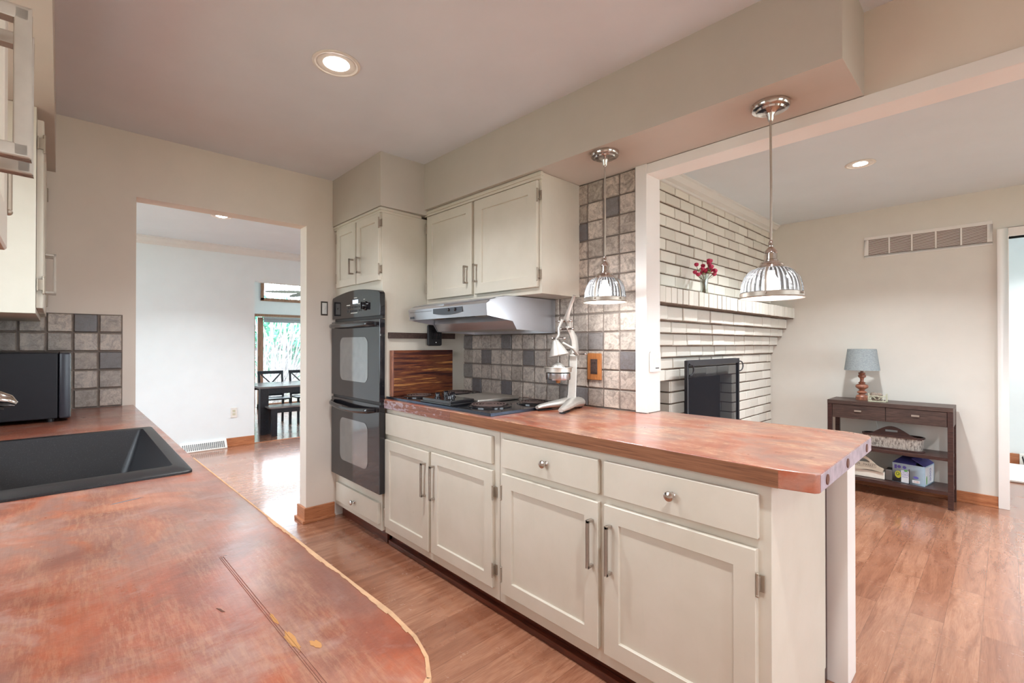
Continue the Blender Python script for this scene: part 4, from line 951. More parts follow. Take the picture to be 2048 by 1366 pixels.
t = thing('kitchen_faucet', 'chrome pull-out faucet whose spray head reaches over the sink', 'faucet', (-1.95, -.34, .914))
m = MB(); m.lathe([(.03, 0), (.03, .006), (.024, .010), (.022, .05), (.019, .10)], (-1.95, -.345, .9145), 24); m.build('body', M_CHROME, t, 0, True)
m = MB(); m.tube([(-1.95, -.345, 1.00), (-1.95, -.335, 1.06), (-1.95, -.305, 1.095), (-1.95, -.26, 1.108), (-1.95, -.21, 1.108)], [.020, .020, .021, .022, .023], 16); m.build('spout', M_CHROME, t, 0, True)
m = MB(); m.tube([(-1.95, -.212, 1.108), (-1.95, -.185, 1.108), (-1.95, -.155, 1.102), (-1.95, -.132, 1.094), (-1.95, -.117, 1.084)], [.0235, .026, .025, .020, .008], 16, .92); sh = m.build('spray_head', M_CHROME, t, 0, True)
m = MB(); m.lathe([(.018, 0), (.018, -.003), (0, -.003)], (-1.95, -.158, 1.0785), 16, (0, .25, 1)); m.build('nozzle_face', M_BLKM, sh)
m = MB(); m.tube([(-1.95, -.345, 1.02), (-1.91, -.345, 1.04), (-1.87, -.345, 1.06)], [.008, .007, .006], 8); m.build('lever', M_CHROME, t, 0, True)

t = thing('microwave_oven', 'black scuffed microwave oven on the counter against the tiled end wall', 'microwave', (-3.1, -.18, .915))
m = MB(); m.box(-3.365, -2.862, -.36, -.046, .930, 1.219); m.build('case', M_MWAVE, t, .005)
m = MB(); m.box(-3.365, -2.860, -.044, -.004, .927, 1.220); d = m.build('door', M_MWDOOR, t, .010)
B(-2.8625, -2.8605, -.30, -.22, 1.042, 1.046).build('vent_slot', M_BLK, t)
B(-2.8625, -2.8605, -.30, -.22, .985, .989).build('vent_slot', M_BLK, t)
for fx in (-3.33, -2.90):
    for fy in (-.33, -.07):
        m = MB(); m.lathe([(.012, 0), (.012, .0155)], (fx, fy, .9145), 12); m.build('foot', M_BLKM, t)

def wall_cab(label, loc, rotz, Wd, splits, zb, zt, depth, hz, hout=.032, hd=.008, hinges=()):
    t = thing('upper_cabinet', label, 'cabinet', loc, rotz)
    m = MB(); m.box(0, Wd, 0, depth, zb, zt); m.build('carcass', M_CAB, t, .0015)
    for i, (a, b2, hx, hs) in enumerate(splits):
        d = shaker(t, a, b2, zb + .022, zt - .04, -.020, .058)
        m = MB(); w_ = .0115; m.box(hx - w_ / 2, hx + w_ / 2, -.020 - hout, -.020 - hout + hd, hz[0], hz[1])
        m.box(hx - w_ / 2, hx + w_ / 2, -.020 - hout, -.020, hz[0], hz[0] + .010); m.box(hx - w_ / 2, hx + w_ / 2, -.020 - hout, -.020, hz[1] - .010, hz[1])
        m.build('handle', M_NICKEL, d, .0012, label='satin nickel bar pull')
        e = a - .004 if hs < 0 else b2 + .004
        hinge(d, e, zb + .11, -.018, hs); hinge(d, e, zt - .13, -.018, hs)
    return t
sk_a = math.radians(1.1)
wall_cab('cream wall cabinet on the sink side standing against the tiled end wall', (-2.50, -.1015, 0), PI + sk_a, .875, [(.02, .425, .395, -1), (.445, .855, .475, 1)], 1.372, 2.1495, .30, (1.480, 1.655), .034)
wall_cab('cream wall cabinet very close at the left edge with two square pulls side by side', (-.07, -.0725, 0), PI + sk_a, .955, [(.02, .475, .458, -1), (.487, .935, .506, 1)], 1.372, 2.1495, .31, (1.402, 1.518), .036, .009)

# ================================================================== LIVING ROOM
# ---- painted brick fireplace
t = thing('brick_fireplace', 'white painted brick fireplace and chimney wall with a corbelled mantel', 'fireplace', (-1.7, 3.9, 0))
XB = -1.635; rnd = random.Random(11)
def bricks(m, y0, y1, z0, z1, x_back, x_face, Lb=.212, off=0.0, jt=.010, ends=True):
    y = y0 - off; k = 0
    while y < y1 - .01:
        a, b2 = max(y, y0), min(y + Lb, y1)
        if b2 - a > .02:
            m.tone = rnd.random(); j = lambda s=.003: (rnd.random() - .5) * s
            hx = x_face + (rnd.random() - .6) * .006; ch = .0045
            A, Bq, C_, D = a + jt / 2 + j(), b2 - jt / 2 + j(), z0 + jt / 2 + j(), z1 - jt / 2 + j()
            if b2 >= y1 - 1e-6 and not ends: Bq = y1
            kk = len(m.v)
            m.v += [(x_back, A, C_), (x_back, Bq, C_), (x_back, Bq, D), (x_back, A, D), (hx - ch, A, C_), (hx - ch, Bq, C_), (hx - ch, Bq, D), (hx - ch, A, D),
                    (hx + j(), A + ch, C_ + ch), (hx + j(), Bq - ch, C_ + ch), (hx + j(), Bq - ch, D - ch), (hx + j(), A + ch, D - ch)]
            for f in ((0, 1, 5, 4), (1, 2, 6, 5), (2, 3, 7, 6), (3, 0, 4, 7), (4, 5, 9, 8), (5, 6, 10, 9), (6, 7, 11, 10), (7, 4, 8, 11), (8, 9, 10, 11)):
                m.f.append(tuple(kk + q for q in f)); m.t.append(m.tone)
        y += Lb; k += 1
m = MB(); zj = [1.612] + [1.666 + .0832 * k for k in range(0, 9)] + [2.40]
for i in range(len(zj) - 1): bricks(m, 2.192, 5.179, zj[i], zj[i + 1], XB - .03, XB, .218, (.109 if i % 2 else .03))
m.build('chimney_brickwork', M_BRICK, t)
B(XB - .35, XB - .010, 2.192, 5.179, 1.57, 2.45).build('chimney_core', M_MORT, t)
m = MB(); lo = [1.163 - .0835 * k for k in range(0, 14)] + [0.0]
for i in range(len(lo) - 1):
    z1_, z0_ = lo[i], lo[i + 1]; of = .03 if i % 2 else .135
    segs = [(2.192, 5.179)] if z0_ >= .95 else [(2.192, 2.40), (3.105, 3.31), (4.21, 5.179)]
    if i == 1: segs = [(2.192, 5.179)]
    for (a, b2) in segs: bricks(m, a, b2, max(z0_, .002), z1_, XB - .03, XB, .215, of if (b2 - a) > .5 else 0)
bw = m.build('hearth_brickwork', M_BRICK, t)
m = MB()
m.box(XB - .35, XB - .010, 2.192, 5.179, .996, 1.163); m.box(XB - .35, XB - .010, 2.192, 2.40, 0, .996); m.box(XB - .55, XB - .010, 3.112, 3.303, 0, .996); m.box(XB - .55, XB - .010, 4.217, 5.179, 0, .996)
m.build('hearth_core', M_MORT, t)
m = MB(); m.box(XB - .60, XB - .55, 3.303, 4.217, 0, 1.2); m.box(XB - .60, XB - .55, 2.40, 3.112, 0, 1.2); m.box(XB - .60, XB - .02, 2.40, 4.217, .0, .12); m.box(XB - .60, XB - .3, 2.4, 4.217, .996, 1.1); m.build('firebox_lining', M_SOOT, t, label='sooty firebox lining')
# painted reveals on the far sides of both openings
for (yy, dd) in ((4.213, .115), (3.108, .22)):
    m = MB()
    for i in range(2, len(lo) - 1):
        z1_, z0_ = lo[i], lo[i + 1]
        x = XB - .004; k = i % 2
        while x > XB - dd:
            w_ = .10 if k else .21; k = 0; a, b2 = x - w_, x; m.tone = rnd.random() * .6
            m.box(max(a, XB - dd) + .005, b2 - .004, yy - .016 - rnd.random() * .004, yy, z0_ + .005, z1_ - .005); x -= w_
    m.build('reveal_brickwork', M_BRICK, t, .003)
# mantel: soldier course on corbelled courses
m = MB(); y = 2.192
while y < 5.17:
    m.tone = rnd.random(); w_ = .073 + rnd.random() * .004; yy = min(y + w_, 5.179)
    m.box(XB - .02, -1.421 - rnd.random() * .005, y + .0035, yy - .0035, 1.512 + rnd.random() * .002, 1.609 + rnd.random() * .003); y += w_
mt = m.build('mantel_shelf', M_BRICK, t, .004)
m = MB()
for (xf, z0_, z1_, of) in ((-1.490, 1.412, 1.500, .05), (-1.530, 1.333, 1.405, .14), (-1.574, 1.247, 1.328, .03), (-1.614, 1.168, 1.243, .12)):
    bricks(m, 2.192, 5.179, z0_ - .004, z1_ + .006, XB - .02, xf, .214, of)
m.build('corbel_course', M_BRICK, mt)
m = MB(); m.box(XB - .3, -1.436, 2.192, 5.179, 1.505, 1.602)
for (xf, z0_, z1_) in ((-1.500, 1.405, 1.506), (-1.541, 1.327, 1.406), (-1.585, 1.240, 1.328), (-1.625, 1.160, 1.241)): m.box(XB - .3, xf, 2.192, 5.179, z0_, z1_)
m.build('mantel_core', M_MORT, mt)

# ---- fireplace screen
t = thing('fireplace_screen', 'black iron mesh screen with ring handles in front of the brick firebox', 'fireplace screen', (-1.55, 3.6, 0))
m = MB(); X0 = -1.555
m.box(X0, X0 + .022, 3.140, 3.163, .0, 1.14); m.box(X0, X0 + .022, 4.055, 4.078, .0, 1.14); m.box(X0, X0 + .022, 3.163, 4.055, 1.102, 1.14); m.box(X0, X0 + .022, 3.163, 4.055, .02, .045)
m.build('frame', M_IRON, t, .002)
B(X0 + .008, X0 + .012, 3.163, 4.055, .045, 1.102).build('mesh_panel', M_MESH, t)
for (yc, s) in ((3.163, 1), (4.068, 1)):
    P = []
    for k in range(13):
        a = -PI * .52 + PI * 1.04 * k / 12; P.append((X0 + .03 + .004 * math.cos(a), yc + .052 * math.cos(a) * s, 1.075 + .040 * math.sin(a)))
    m = MB(); m.tube(P, .005, 6); m.build('ring_handle', M_IRON, t, 0, True)
for yy in (3.17, 4.05):
    B(X0 - .02, X0 + .12, yy - .02, yy + .005, 0, .02).build('foot', M_IRON, t)

# ---- vase and flowers
vx, vy, vz = -1.50, 3.338, 1.613
t = thing('glass_vase', 'slim clear glass vase standing on the brick mantel', 'vase', (vx, vy, vz))
m = MB(); m.lathe([(0, .002), (.030, .001), (.032, .006), (.028, .02), (.024, .06), (.030, .12), (.036, .152), (.034, .152), (.027, .12), (.021, .06), (.022, .012), (0, .010)], (vx, vy, vz), 24, closed=True); m.build('body', M_VASE, t, 0, True)
t = thing('dried_rose_bouquet', 'bunch of small dried red roses standing in the glass vase', 'flowers', (vx, vy, vz + .02))
rnd = random.Random(5); heads = []
for k in range(22):
    a = rnd.random() * 2 * PI; rad = .02 + .085 * rnd.random(); heads.append((vx + rad * math.cos(a) * .55, vy + .02 + rad * 1.25 * math.sin(a), vz + .160 + .075 * rnd.random() + .02 * math.cos(a * 2)))
for (hx, hy, hz) in heads:
    m = MB()
    m.ball((hx, hy, hz), .0165, 8, (1, 1, .9))
    for q in range(5):
        a = q * 2 * PI / 5; m.ball((hx + .008 * math.cos(a), hy + .008 * math.sin(a), hz + .002), .0095, 6, (1, 1, 1.1))
    m.build('rose_head', M_ROSE, t, 0, True)
for k, (hx, hy, hz) in enumerate(heads):
    m = MB(); m.tube([(vx + rnd.uniform(-.009, .009), vy + rnd.uniform(-.009, .009), vz + .02), (vx + (hx - vx) * .2, vy + (hy - vy) * .2, vz + .11), (hx, hy, hz - .012)], .0018, 5); m.build('stem', M_STEM, t, 0, True)
for k in range(9):
    a = rnd.random() * 2 * PI; c_ = Vector((vx + .035 * math.cos(a), vy + .055 * math.sin(a), vz + .145 + .04 * rnd.random())); m = MB()
    m.ball(c_, .016, 8, (.5, 1, .35)); m.build('leaf', M_LEAF, t, 0, True)

# ---- wall air vent
t = thing('air_return_vent', 'long white return air vent with five louvred panels high on the living room wall', 'vent', (-.46, 5.18, 2.12))
vx0, vx1, vz0, vz1 = -.866, -.062, 2.026, 2.214
m = MB(); m.box(vx0, vx1, 5.172, 5.1795, vz0, vz0 + .025); m.box(vx0, vx1, 5.172, 5.1795, vz1 - .025, vz1)
n = 5; iw = (vx1 - vx0 - .05) / n
for k in range(n + 1):
    xx = vx0 + .025 + iw * k
    a = vx0 if k == 0 else xx - .006; b2 = vx1 if k == n else xx + .006
    m.box(a, b2, 5.172, 5.1795, vz0 + .025, vz1 - .025)
m.build('frame', M_TRIM, t, .0015)
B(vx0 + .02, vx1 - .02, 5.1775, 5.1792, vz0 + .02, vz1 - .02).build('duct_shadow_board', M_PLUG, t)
for k in range(n):
    m = MB(); xa = vx0 + .025 + iw * k + .007; xb = xa + iw - .014
    for q in range(14):
        z = vz0 + .031 + q * .0098; m.hexa([(xa, 5.1745, z), (xb, 5.1745, z), (xb, 5.1772, z + .0035), (xa, 5.1772, z + .0035), (xa, 5.1745, z + .002), (xb, 5.1745, z + .002), (xb, 5.1772, z + .0055), (xa, 5.1772, z + .0055)])
    m.build('louvre_panel', M_TRIM, t)

# ---- console table
t = thing('console_table', 'dark espresso console table with two drawers and two shelves against the living room wall', 'table', (-.67, 4.99, 0))
cx0, cx1, cy0, cy1 = -1.075, -.27, 4.83, 5.135
m = MB(); m.box(cx0, cx1, cy0 - .004, cy1, .740, .773); m.build('tabletop', M_DARKW, t, .002)
for x in (cx0, cx1 - .033):
    for y in (cy0, cy1 - .033): B(x, x + .033, y, y + .033, 0, .740).build('leg', M_DARKR, t, .0015)
m = MB(); m.box(cx0 + .033, cx1 - .033, cy0 + .014, cy1 - .01, .622, .7395); m.box(cx0 + .002, cx0 + .02, cy0 + .033, cy1 - .033, .622, .7395); m.box(cx1 - .02, cx1 - .002, cy0 + .033, cy1 - .033, .622, .7395); m.build('drawer_case', M_DARKW, t)
for (a, b2) in ((-1.040, -.675), (-.671, -.305)):
    d = B(a + .001, b2 - .001, cy0 + .002, cy0 + .0138, .624, .738).build('drawer_front', M_DARKW, t, .001)
    mx = (a + b2) / 2; m = MB(); m.box(mx - .024, mx + .024, cy0 - .008, cy0 - .004, .684, .698); m.box(mx - .024, mx - .019, cy0 - .006, cy0 + .002, .686, .696); m.box(mx + .019, mx + .024, cy0 - .006, cy0 + .002, .686, .696)
    m.build('handle', M_NICKEL, d, .0008)
B(cx0 + .01, cx1 - .01, cy0 + .004, cy1 - .004, .365, .390).build('shelf', M_DARKR, t, .0015)
B(cx0 + .01, cx1 - .01, cy0 + .004, cy1 - .004, .106, .134).build('shelf', M_DARKR, t, .0015)
# ---- table lamp
lx, ly, lz = -.857, 5.0, .7735
t = thing('table_lamp', 'turned wooden table lamp with a grey linen shade on the console table', 'lamp', (lx, ly, lz))
m = MB(); m.lathe([(.044, 0), (.045, .026), (.042, .030), (.037, .040), (.024, .044), (.021, .052), (.034, .060), (.036, .066), (.030, .074), (.019, .080), (.022, .090), (.044, .106), (.047, .118), (.042, .130), (.022, .138), (.021, .142), (.026, .150), (.016, .156), (.013, .172), (.017, .190), (.027, .196), (.029, .206), (.027, .214), (.019, .219), (.026, .228), (.024, .236), (.012, .238), (.010, .262)], (lx, ly, lz), 36); m.build('lamp_base', M_LAMPW, t, 0, True)
m = MB(); m.lathe([(.127, .257), (.103, .441), (.1015, .441), (.1255, .257)], (lx, ly, lz), 48, closed=True)
m.build('lamp_shade', M_LINEN, t, 0, True)
m = MB(); m.lathe([(.013, .25), (.014, .30)], (lx, ly, lz), 12); m.tube([(lx - .101, ly, lz + .43), (lx + .101, ly, lz + .43)], .0015, 5); m.build('socket', M_HINGE, t)
m = MB(); m.tube([(lx + .02, ly + .10, lz + .02), (lx + .06, 5.150, lz - .03), (-.79, 5.158, .60), (-.77, 5.160, .5), (-.76, 5.160, .42)], .0028, 6); m.build('power_cord', M_WHITEP, t, 0, True)
# ---- napkin holder + napkins
nx0, nx1 = -.800, -.676; ny0, ny1 = 4.90, 4.96
t = thing('napkin_holder', 'cream wire holder with scrolls on the console table beside the lamp', 'holder', (-.738, 4.93, .7735))
m = MB(); m.box(nx0, nx1, ny0, ny1, .7738, .779)
for x in (nx0, nx1 - .006):
    for y in (ny0, ny1 - .006): m.box(x, x + .006, y, y + .006, .7738, .843)
for y in (ny0, ny1 - .005): m.box(nx0, nx1, y, y + .005, .818, .824)
m.build('frame', M_CREAMN, t, .001)
for y in (ny0 - .001,):
    for (cxx, s) in ((-.770, 1), (-.706, -1)):
        P = []
        for k in range(15): a = PI * .0 + 1.45 * PI * k / 14; r = .020 - .0007 * k; P.append((cxx + s * r * math.cos(a), y, .796 + r * .95 * math.sin(a)))
        m = MB(); m.tube(P, .0026, 6); m.build('scroll', M_CREAMN, t, 0, True)
t = thing('crumpled_paper_bundle', 'grey-brown crumpled paper bundle held in the cream wire holder', 'paper', (-.738, 4.93, .782))
m = MB(); rnd = random.Random(9)
for k in range(9): m.ball((-.738 + rnd.uniform(-.030, .030), 4.93 + rnd.uniform(-.005, .005), .812 + rnd.uniform(-.012, .030) - abs(k - 4) * .001), .018 + rnd.random() * .008, 6, (1.2, .7, .9))
m.build('bundle', M_PAPER, t)
# ---- galvanised tray
t = thing('oval_handled_tray', 'distressed metal tray with an arched brown wooden handle on the middle shelf', 'tray', (-.64, 4.97, .391))
def stadium(x0, x1, y0, y1, n=8):
    r = (y1 - y0) / 2; o = []
    for k in range(n + 1): a = -PI / 2 + PI * k / n; o.append((x1 - r + r * math.cos(a), (y0 + y1) / 2 + r * math.sin(a)))
    for k in range(n + 1): a = PI / 2 + PI * k / n; o.append((x0 + r + r * math.cos(a), (y0 + y1) / 2 + r * math.sin(a)))
    return o
a_, b_ = stadium(-.845, -.445, 4.89, 5.02), stadium(-.835, -.455, 4.90, 5.01)
m = MB(); k0 = len(m.v); nn = len(a_)
m.v += [(x, y, .4) for x, y in b_] + [(x, y, .498) for x, y in a_] + [(x * .0 + x, y, .498) for x, y in [(p[0], p[1]) for p in stadium(-.842, -.448, 4.893, 5.017)]] + [(x, y, .404) for x, y in stadium(-.832, -.458, 4.903, 5.007)]
for j in range(3):
    for i in range(nn): m.f.append((j * nn + i, j * nn + (i + 1) % nn, (j + 1) * nn + (i + 1) % nn, (j + 1) * nn + i)); m.t.append(.5)
m.f.append(tuple(range(nn - 1, -1, -1))); m.t.append(.5); m.f.append(tuple(3 * nn + i for i in range(nn))); m.t.append(.5)
m.build('tub', M_GALV, t)
m = MB(); m.prism(stadium(-.85, -.44, 4.885, 5.025), .3905, .402); m.build('base_board', M_DARKR, t, .002)
m = MB(); a_, b_ = stadium(-.85, -.44, 4.885, 5.025), stadium(-.838, -.452, 4.897, 5.013)
for i in range(nn):
    q = (i + 1) % nn; m.hexa([(*a_[i], .494), (*a_[q], .494), (*b_[q], .494), (*b_[i], .494), (*a_[i], .507), (*a_[q], .507), (*b_[q], .507), (*b_[i], .507)])
m.build('rim', M_DARKR, t)
m = MB(); top = []; 
for k in range(21):
    u = -1 + k / 10; x = -.645 + .19 * u; z = .500 + .082 * (0.5 + .5 * math.cos(PI * u)) ** 1.1; top.append((x, z))
outl = [(-.835, .490)] + top + [(-.455, .490)]
hd = MB(); hd.prism(outl, 4.897, 4.909, 'y'); ho = hd.build('handle', M_DARKR, t)
cut(ho, B(-.685, -.605, 4.88, 4.93, .535, .552))
# ---- market caddy
t = thing('market_caddy', 'cream and white tin caddy with arched handle printed MARKET on the bottom shelf', 'caddy', (-.80, 4.95, .135))
m = MB(); m.box(-.96, -.688, 4.885, 5.015, .1352, .195); m.build('tub', M_WHITET, t, .006, label='chipped white tin tub')
m = MB(); o = [(-.97, .190), (-.97, .235)]
for k in range(17):
    u = -1 + k / 8; o.append((-.83 + .13 * u, .232 + .085 * (.5 + .5 * math.cos(PI * u))))
o += [(-.690, .225), (-.700, .193), (-.76, .204), (-.80, .205), (-.86, .195)]
hd = MB(); hd.prism(o, 4.872, 4.8835, 'y'); ho = hd.build('handle_panel', M_CREAMT, t)
c2 = MB(); cc = [(-.83 + .045 * math.cos(a), .262 + .030 * math.sin(a)) for a in [PI * k / 10 for k in range(11)]]; c2.prism(cc, 4.85, 4.90, 'y'); cut(ho, c2)
text_part('lettering', 'FARM\u2014MARKET', .0265, (-.826, 4.8712, .2415), (PI / 2, 0, 0), M_GREYT, ho, squash=.82)
m = MB(); fx0, fx1, fz0, fz1, w_ = -.925, -.742, .226, .258, .0018
m.box(fx0, fx1, 4.8712, 4.8722, fz0, fz0 + w_); m.box(fx0, fx1, 4.8712, 4.8722, fz1 - w_, fz1); m.box(fx0, fx0 + w_, 4.8712, 4.8722, fz0, fz1); m.box(fx1 - w_, fx1, 4.8712, 4.8722, fz0, fz1); m.build('printed_frame', M_GREYT, ho)
B(-.686, -.640, 4.89, 5.01, .1352, .222).build('end_panel', M_GREYT, t, .008, label='dark tin end')

# ---- drink carton
t = thing('drink_carton', 'pale blue and white open drink carton printed with coconuts on the bottom shelf', 'carton', (-.437, 4.872, .1345), math.radians(-9))
Wc, Dc, Hc = .205, .235, .155
m = MB(); m.box(-Wc, 0, 0, Dc, 0, .003); m.box(-Wc, 0, 0, .003, .003, Hc); m.box(-Wc, 0, Dc - .003, Dc, .003, Hc); m.box(-Wc, -Wc + .003, .003, Dc - .003, .003, Hc); m.box(-.003, 0, .003, Dc - .003, .003, Hc)
bx = m.build('box', M_BLUEBOX, t, .0008)
m = MB(); m.hexa([(-Wc, -.001, Hc), (-.055, -.001, Hc), (-.055, .002, Hc + .002), (-Wc, .002, Hc + .002), (-Wc + .04, .115, Hc + .045), (-.080, .115, Hc + .045), (-.080, .118, Hc + .048), (-Wc + .04, .118, Hc + .048)])
m.build('flap', M_INDIGO, t)
m = MB(); m.hexa([(-.002, 0, Hc), (-.002, Dc, Hc), (.001, Dc, Hc + .001), (.001, 0, Hc + .001), (-.085, .01, Hc + .048), (-.085, Dc - .01, Hc + .060), (-.083, Dc - .01, Hc + .063), (-.083, .01, Hc + .051)])
m.build('flap', M_INDIGO, t, label='raised indigo flap')
m = MB(); m.box(.0002, .0009, .012, Dc - .02, .01, Hc - .01); m.build('side_print', M_WHITEBOX, bx)
def disc(cx_, cz_, rx, rz, mat, nm, y=-.0004, th=.0005):
    m = MB(); m.prism([(cx_ + rx * math.cos(2 * PI * k / 24), cz_ + rz * math.sin(2 * PI * k / 24)) for k in range(24)], y - th, y, 'y'); return m.build(nm, mat, bx)
B(-.148, -.099, -.001, -.0003, .004, .100).build('printed_label', M_WHITEBOX, bx, 0)
B(-.099, -.095, -.001, -.0003, .0, .118).build('printed_stripe', M_BLK, bx, 0)
disc(-.168, .062, .021, .029, M_YELLOWI, 'printed_coconut'); disc(-.170, .068, .012, .014, M_OLIVE, 'printed_coconut', -.0009); disc(-.171, .068, .006, .008, M_YELLOWI, 'printed_coconut', -.0014)
disc(-.161, .126, .012, .012, M_PURPLE, 'printed_seal'); disc(-.127, .126, .012, .012, M_PURPLE, 'printed_seal'); disc(-.055, .060, .017, .009, M_PURPLE, 'printed_seal')
disc(-.118, .100, .012, .007, M_GREENI, 'printed_leaf', -.0012)
m = MB(); m.box(-.192, -.176, -.001, -.0003, .108, .140); m.build('printed_square', M_PURPLE, bx)
B(-.078, -.030, -.001, -.0003, .016, .038).build('printed_panel', M_WHITEBOX, bx)
text_part('lettering', '12-1250', .011, (-.054, -.0012, .027), (PI / 2, 0, 0), M_ORANGEI, bx, squash=.8)
text_part('lettering', 'VITA', .021, (-.122, -.0014, .086), (PI / 2, 0, 0), M_PURPLE, bx, squash=.9)
text_part('lettering', 'COCO', .021, (-.124, -.0014, .067), (PI / 2, 0, 0), M_PURPLE, bx, squash=.85)
text_part('lettering', 'Coconut', .012, (-.123, -.0014, .050), (PI / 2, 0, 0), M_PURPLE, bx, squash=.85)
text_part('lettering', 'COCO', .040, (.0012, .13, .08), (PI / 2, PI / 2, PI / 2), M_PURPLE, bx, squash=.85)
m = MB(); m.prism([(.04 + .012 * math.cos(2 * PI * k / 20), .045 + .035 * math.sin(2 * PI * k / 20)) for k in range(20)], .0009, .0016, 'x'); m.build('printed_pod', M_GREENI, bx)

# ---- side room bits
t = thing('floor_register', 'white slotted register at the foot of the side room wall', 'register', (.16, 7.15, 0))
m = MB(); m.box(.098, .40, 7.130, 7.1995, .001, .119); m.build('housing', M_WHITEP, t, .003)
for k in range(8):
    xx = .125 + .03 * k; m = MB(); m.obox((xx, 7.1292, .06), (.004, 0, .010), (0, .0008, 0), (-.008, 0, .038)); m.build('slot', M_BLKM, t)
m = MB(); rnd = random.Random(2)
m.box(-.4, .85, 6.22, 7.09, .001, .022); r_ = m.build('shag_rug', M_RUG, None, .008); tag(r_, 'white shaggy rug on the side room floor past the right doorway', 'rug')

# ================================================================== HALL
t = thing('floor_register', 'white perforated baseboard register at the foot of the pale hall wall', 'register', (-6.50, 1.14, 0))
m = MB(); m.prism([(-6.5395, .001), (-6.455, .001), (-6.452, .012), (-6.512, .100), (-6.522, .107), (-6.5395, .107)], .905, 1.367, 'y'); m.build('housing', M_WHITEP, t, .002)
m = MB()
for k in range(22):
    yy = .925 + .0195 * k
    for q in range(5):
        u = .14 + .155 * q; x = -6.4535 - .0585 * u; z = .016 + .086 * u
        m.obox((x + .0012, yy, z), (0, .006, 0), (.0008, 0, .0006), (-.0033, 0, .0048))
m.build('perforated_grille', M_GREYP, t)
t = thing('power_outlet', 'white duplex outlet low on the pale hall wall', 'outlet', (-6.54, 1.45, .413))
B(-6.5395, -6.533, 1.416, 1.486, .352, .474).build('cover_plate', M_WHITEP, t, .002)
for z in (.393, .433): B(-6.5332, -6.5315, 1.436, 1.466, z - .014, z + .014).build('receptacle', M_CREAMN, t, .001)

# ================================================================== DINING ROOM
ZD = -.16
t = thing('dining_table', 'dark dining table with a pale worn top seen through the hall', 'table', (-8.4, 3.1, ZD))
m = MB(); m.box(-8.87, -7.93, 2.11, 4.3, .560, .590); m.build('tabletop', M_TABLET, t, .004)
m = MB(); m.box(-7.975, -7.95, 2.24, 4.15, .47, .5598); m.box(-8.85, -8.83, 2.24, 4.15, .47, .5598); m.build('apron', M_BLACKW, t, .002)
for (x0_, x1_) in ((-7.985, -7.945), (-8.855, -8.815)):
    for (y0_, y1_) in ((2.125, 2.245), (4.15, 4.27)): B(x0_ - .04, x1_, y0_, y1_, ZD, .5598).build('leg', M_BLACKW, t, .003)
t = thing('dining_bench', 'low black bench with a pale wooden seat in front of the dining table', 'bench', (-7.85, 3.0, ZD))
B(-8.05, -7.70, 2.19, 3.75, .265, .290).build('seat', M_TABLET, t, .003)
m = MB(); m.box(-7.735, -7.715, 2.26, 3.68, .195, .2648); m.box(-8.035, -8.015, 2.26, 3.68, .195, .2648); m.build('apron', M_BLACKW, t, .002)
for x0_ in (-7.76, -8.045):
    for y0_ in (2.225, 3.64): B(x0_, x0_ + .05, y0_, y0_ + .078, ZD, .2648).build('leg', M_BLACKW, t, .002)
def dchair(x, y, label):
    t = thing('dining_chair', label, 'chair', (x, y, ZD), 0, 'x-back chairs on the far side of the dining table')
    w2 = .215
    B(x - .20, x + .22, y - w2, y + w2, ZD + .44, ZD + .465).build('seat', M_BLACKW, t, .004)
    for s in (-1, 1):
        B(x + .18, x + .215, y + s * (w2 - .02) - .018, y + s * (w2 - .02) + .018, ZD, ZD + .4398).build('leg', M_BLACKW, t, .002)
        m = MB(); m.bar((x - .22, y + s * (w2 - .02), ZD), (x - .19, y + s * (w2 - .02), ZD + .44), .034, .034, (0, 1, 0)); m.bar((x - .19, y + s * (w2 - .02), ZD + .44), (x - .255, y + s * (w2 - .02), ZD + .90), .034, .030, (0, 1, 0)); m.build('rear_leg', M_BLACKW, t, .002)
    m = MB(); m.bar((x - .258, y - w2, ZD + .905), (x - .258, y + w2, ZD + .905), .028, .055); m.build('top_rail', M_BLACKW, t, .003)
    m = MB(); m.bar((x - .20, y - w2 + .02, ZD + .50), (x - .20, y + w2 - .02, ZD + .50), .022, .035); m.build('lower_rail', M_BLACKW, t, .002)
    for s in (-1, 1):
        m = MB(); m.bar((x - .205, y - s * (w2 - .04), ZD + .515), (x - .252, y + s * (w2 - .04), ZD + .885), .018, .030, (1, 0, 0)); m.build('cross_slat', M_BLACKW, t, .001)
dchair(-8.95, 2.63, 'black x-back chair at the left end of the dining table')
dchair(-8.95, 3.16, 'black x-back chair beside the door jamb, partly cut off by it')
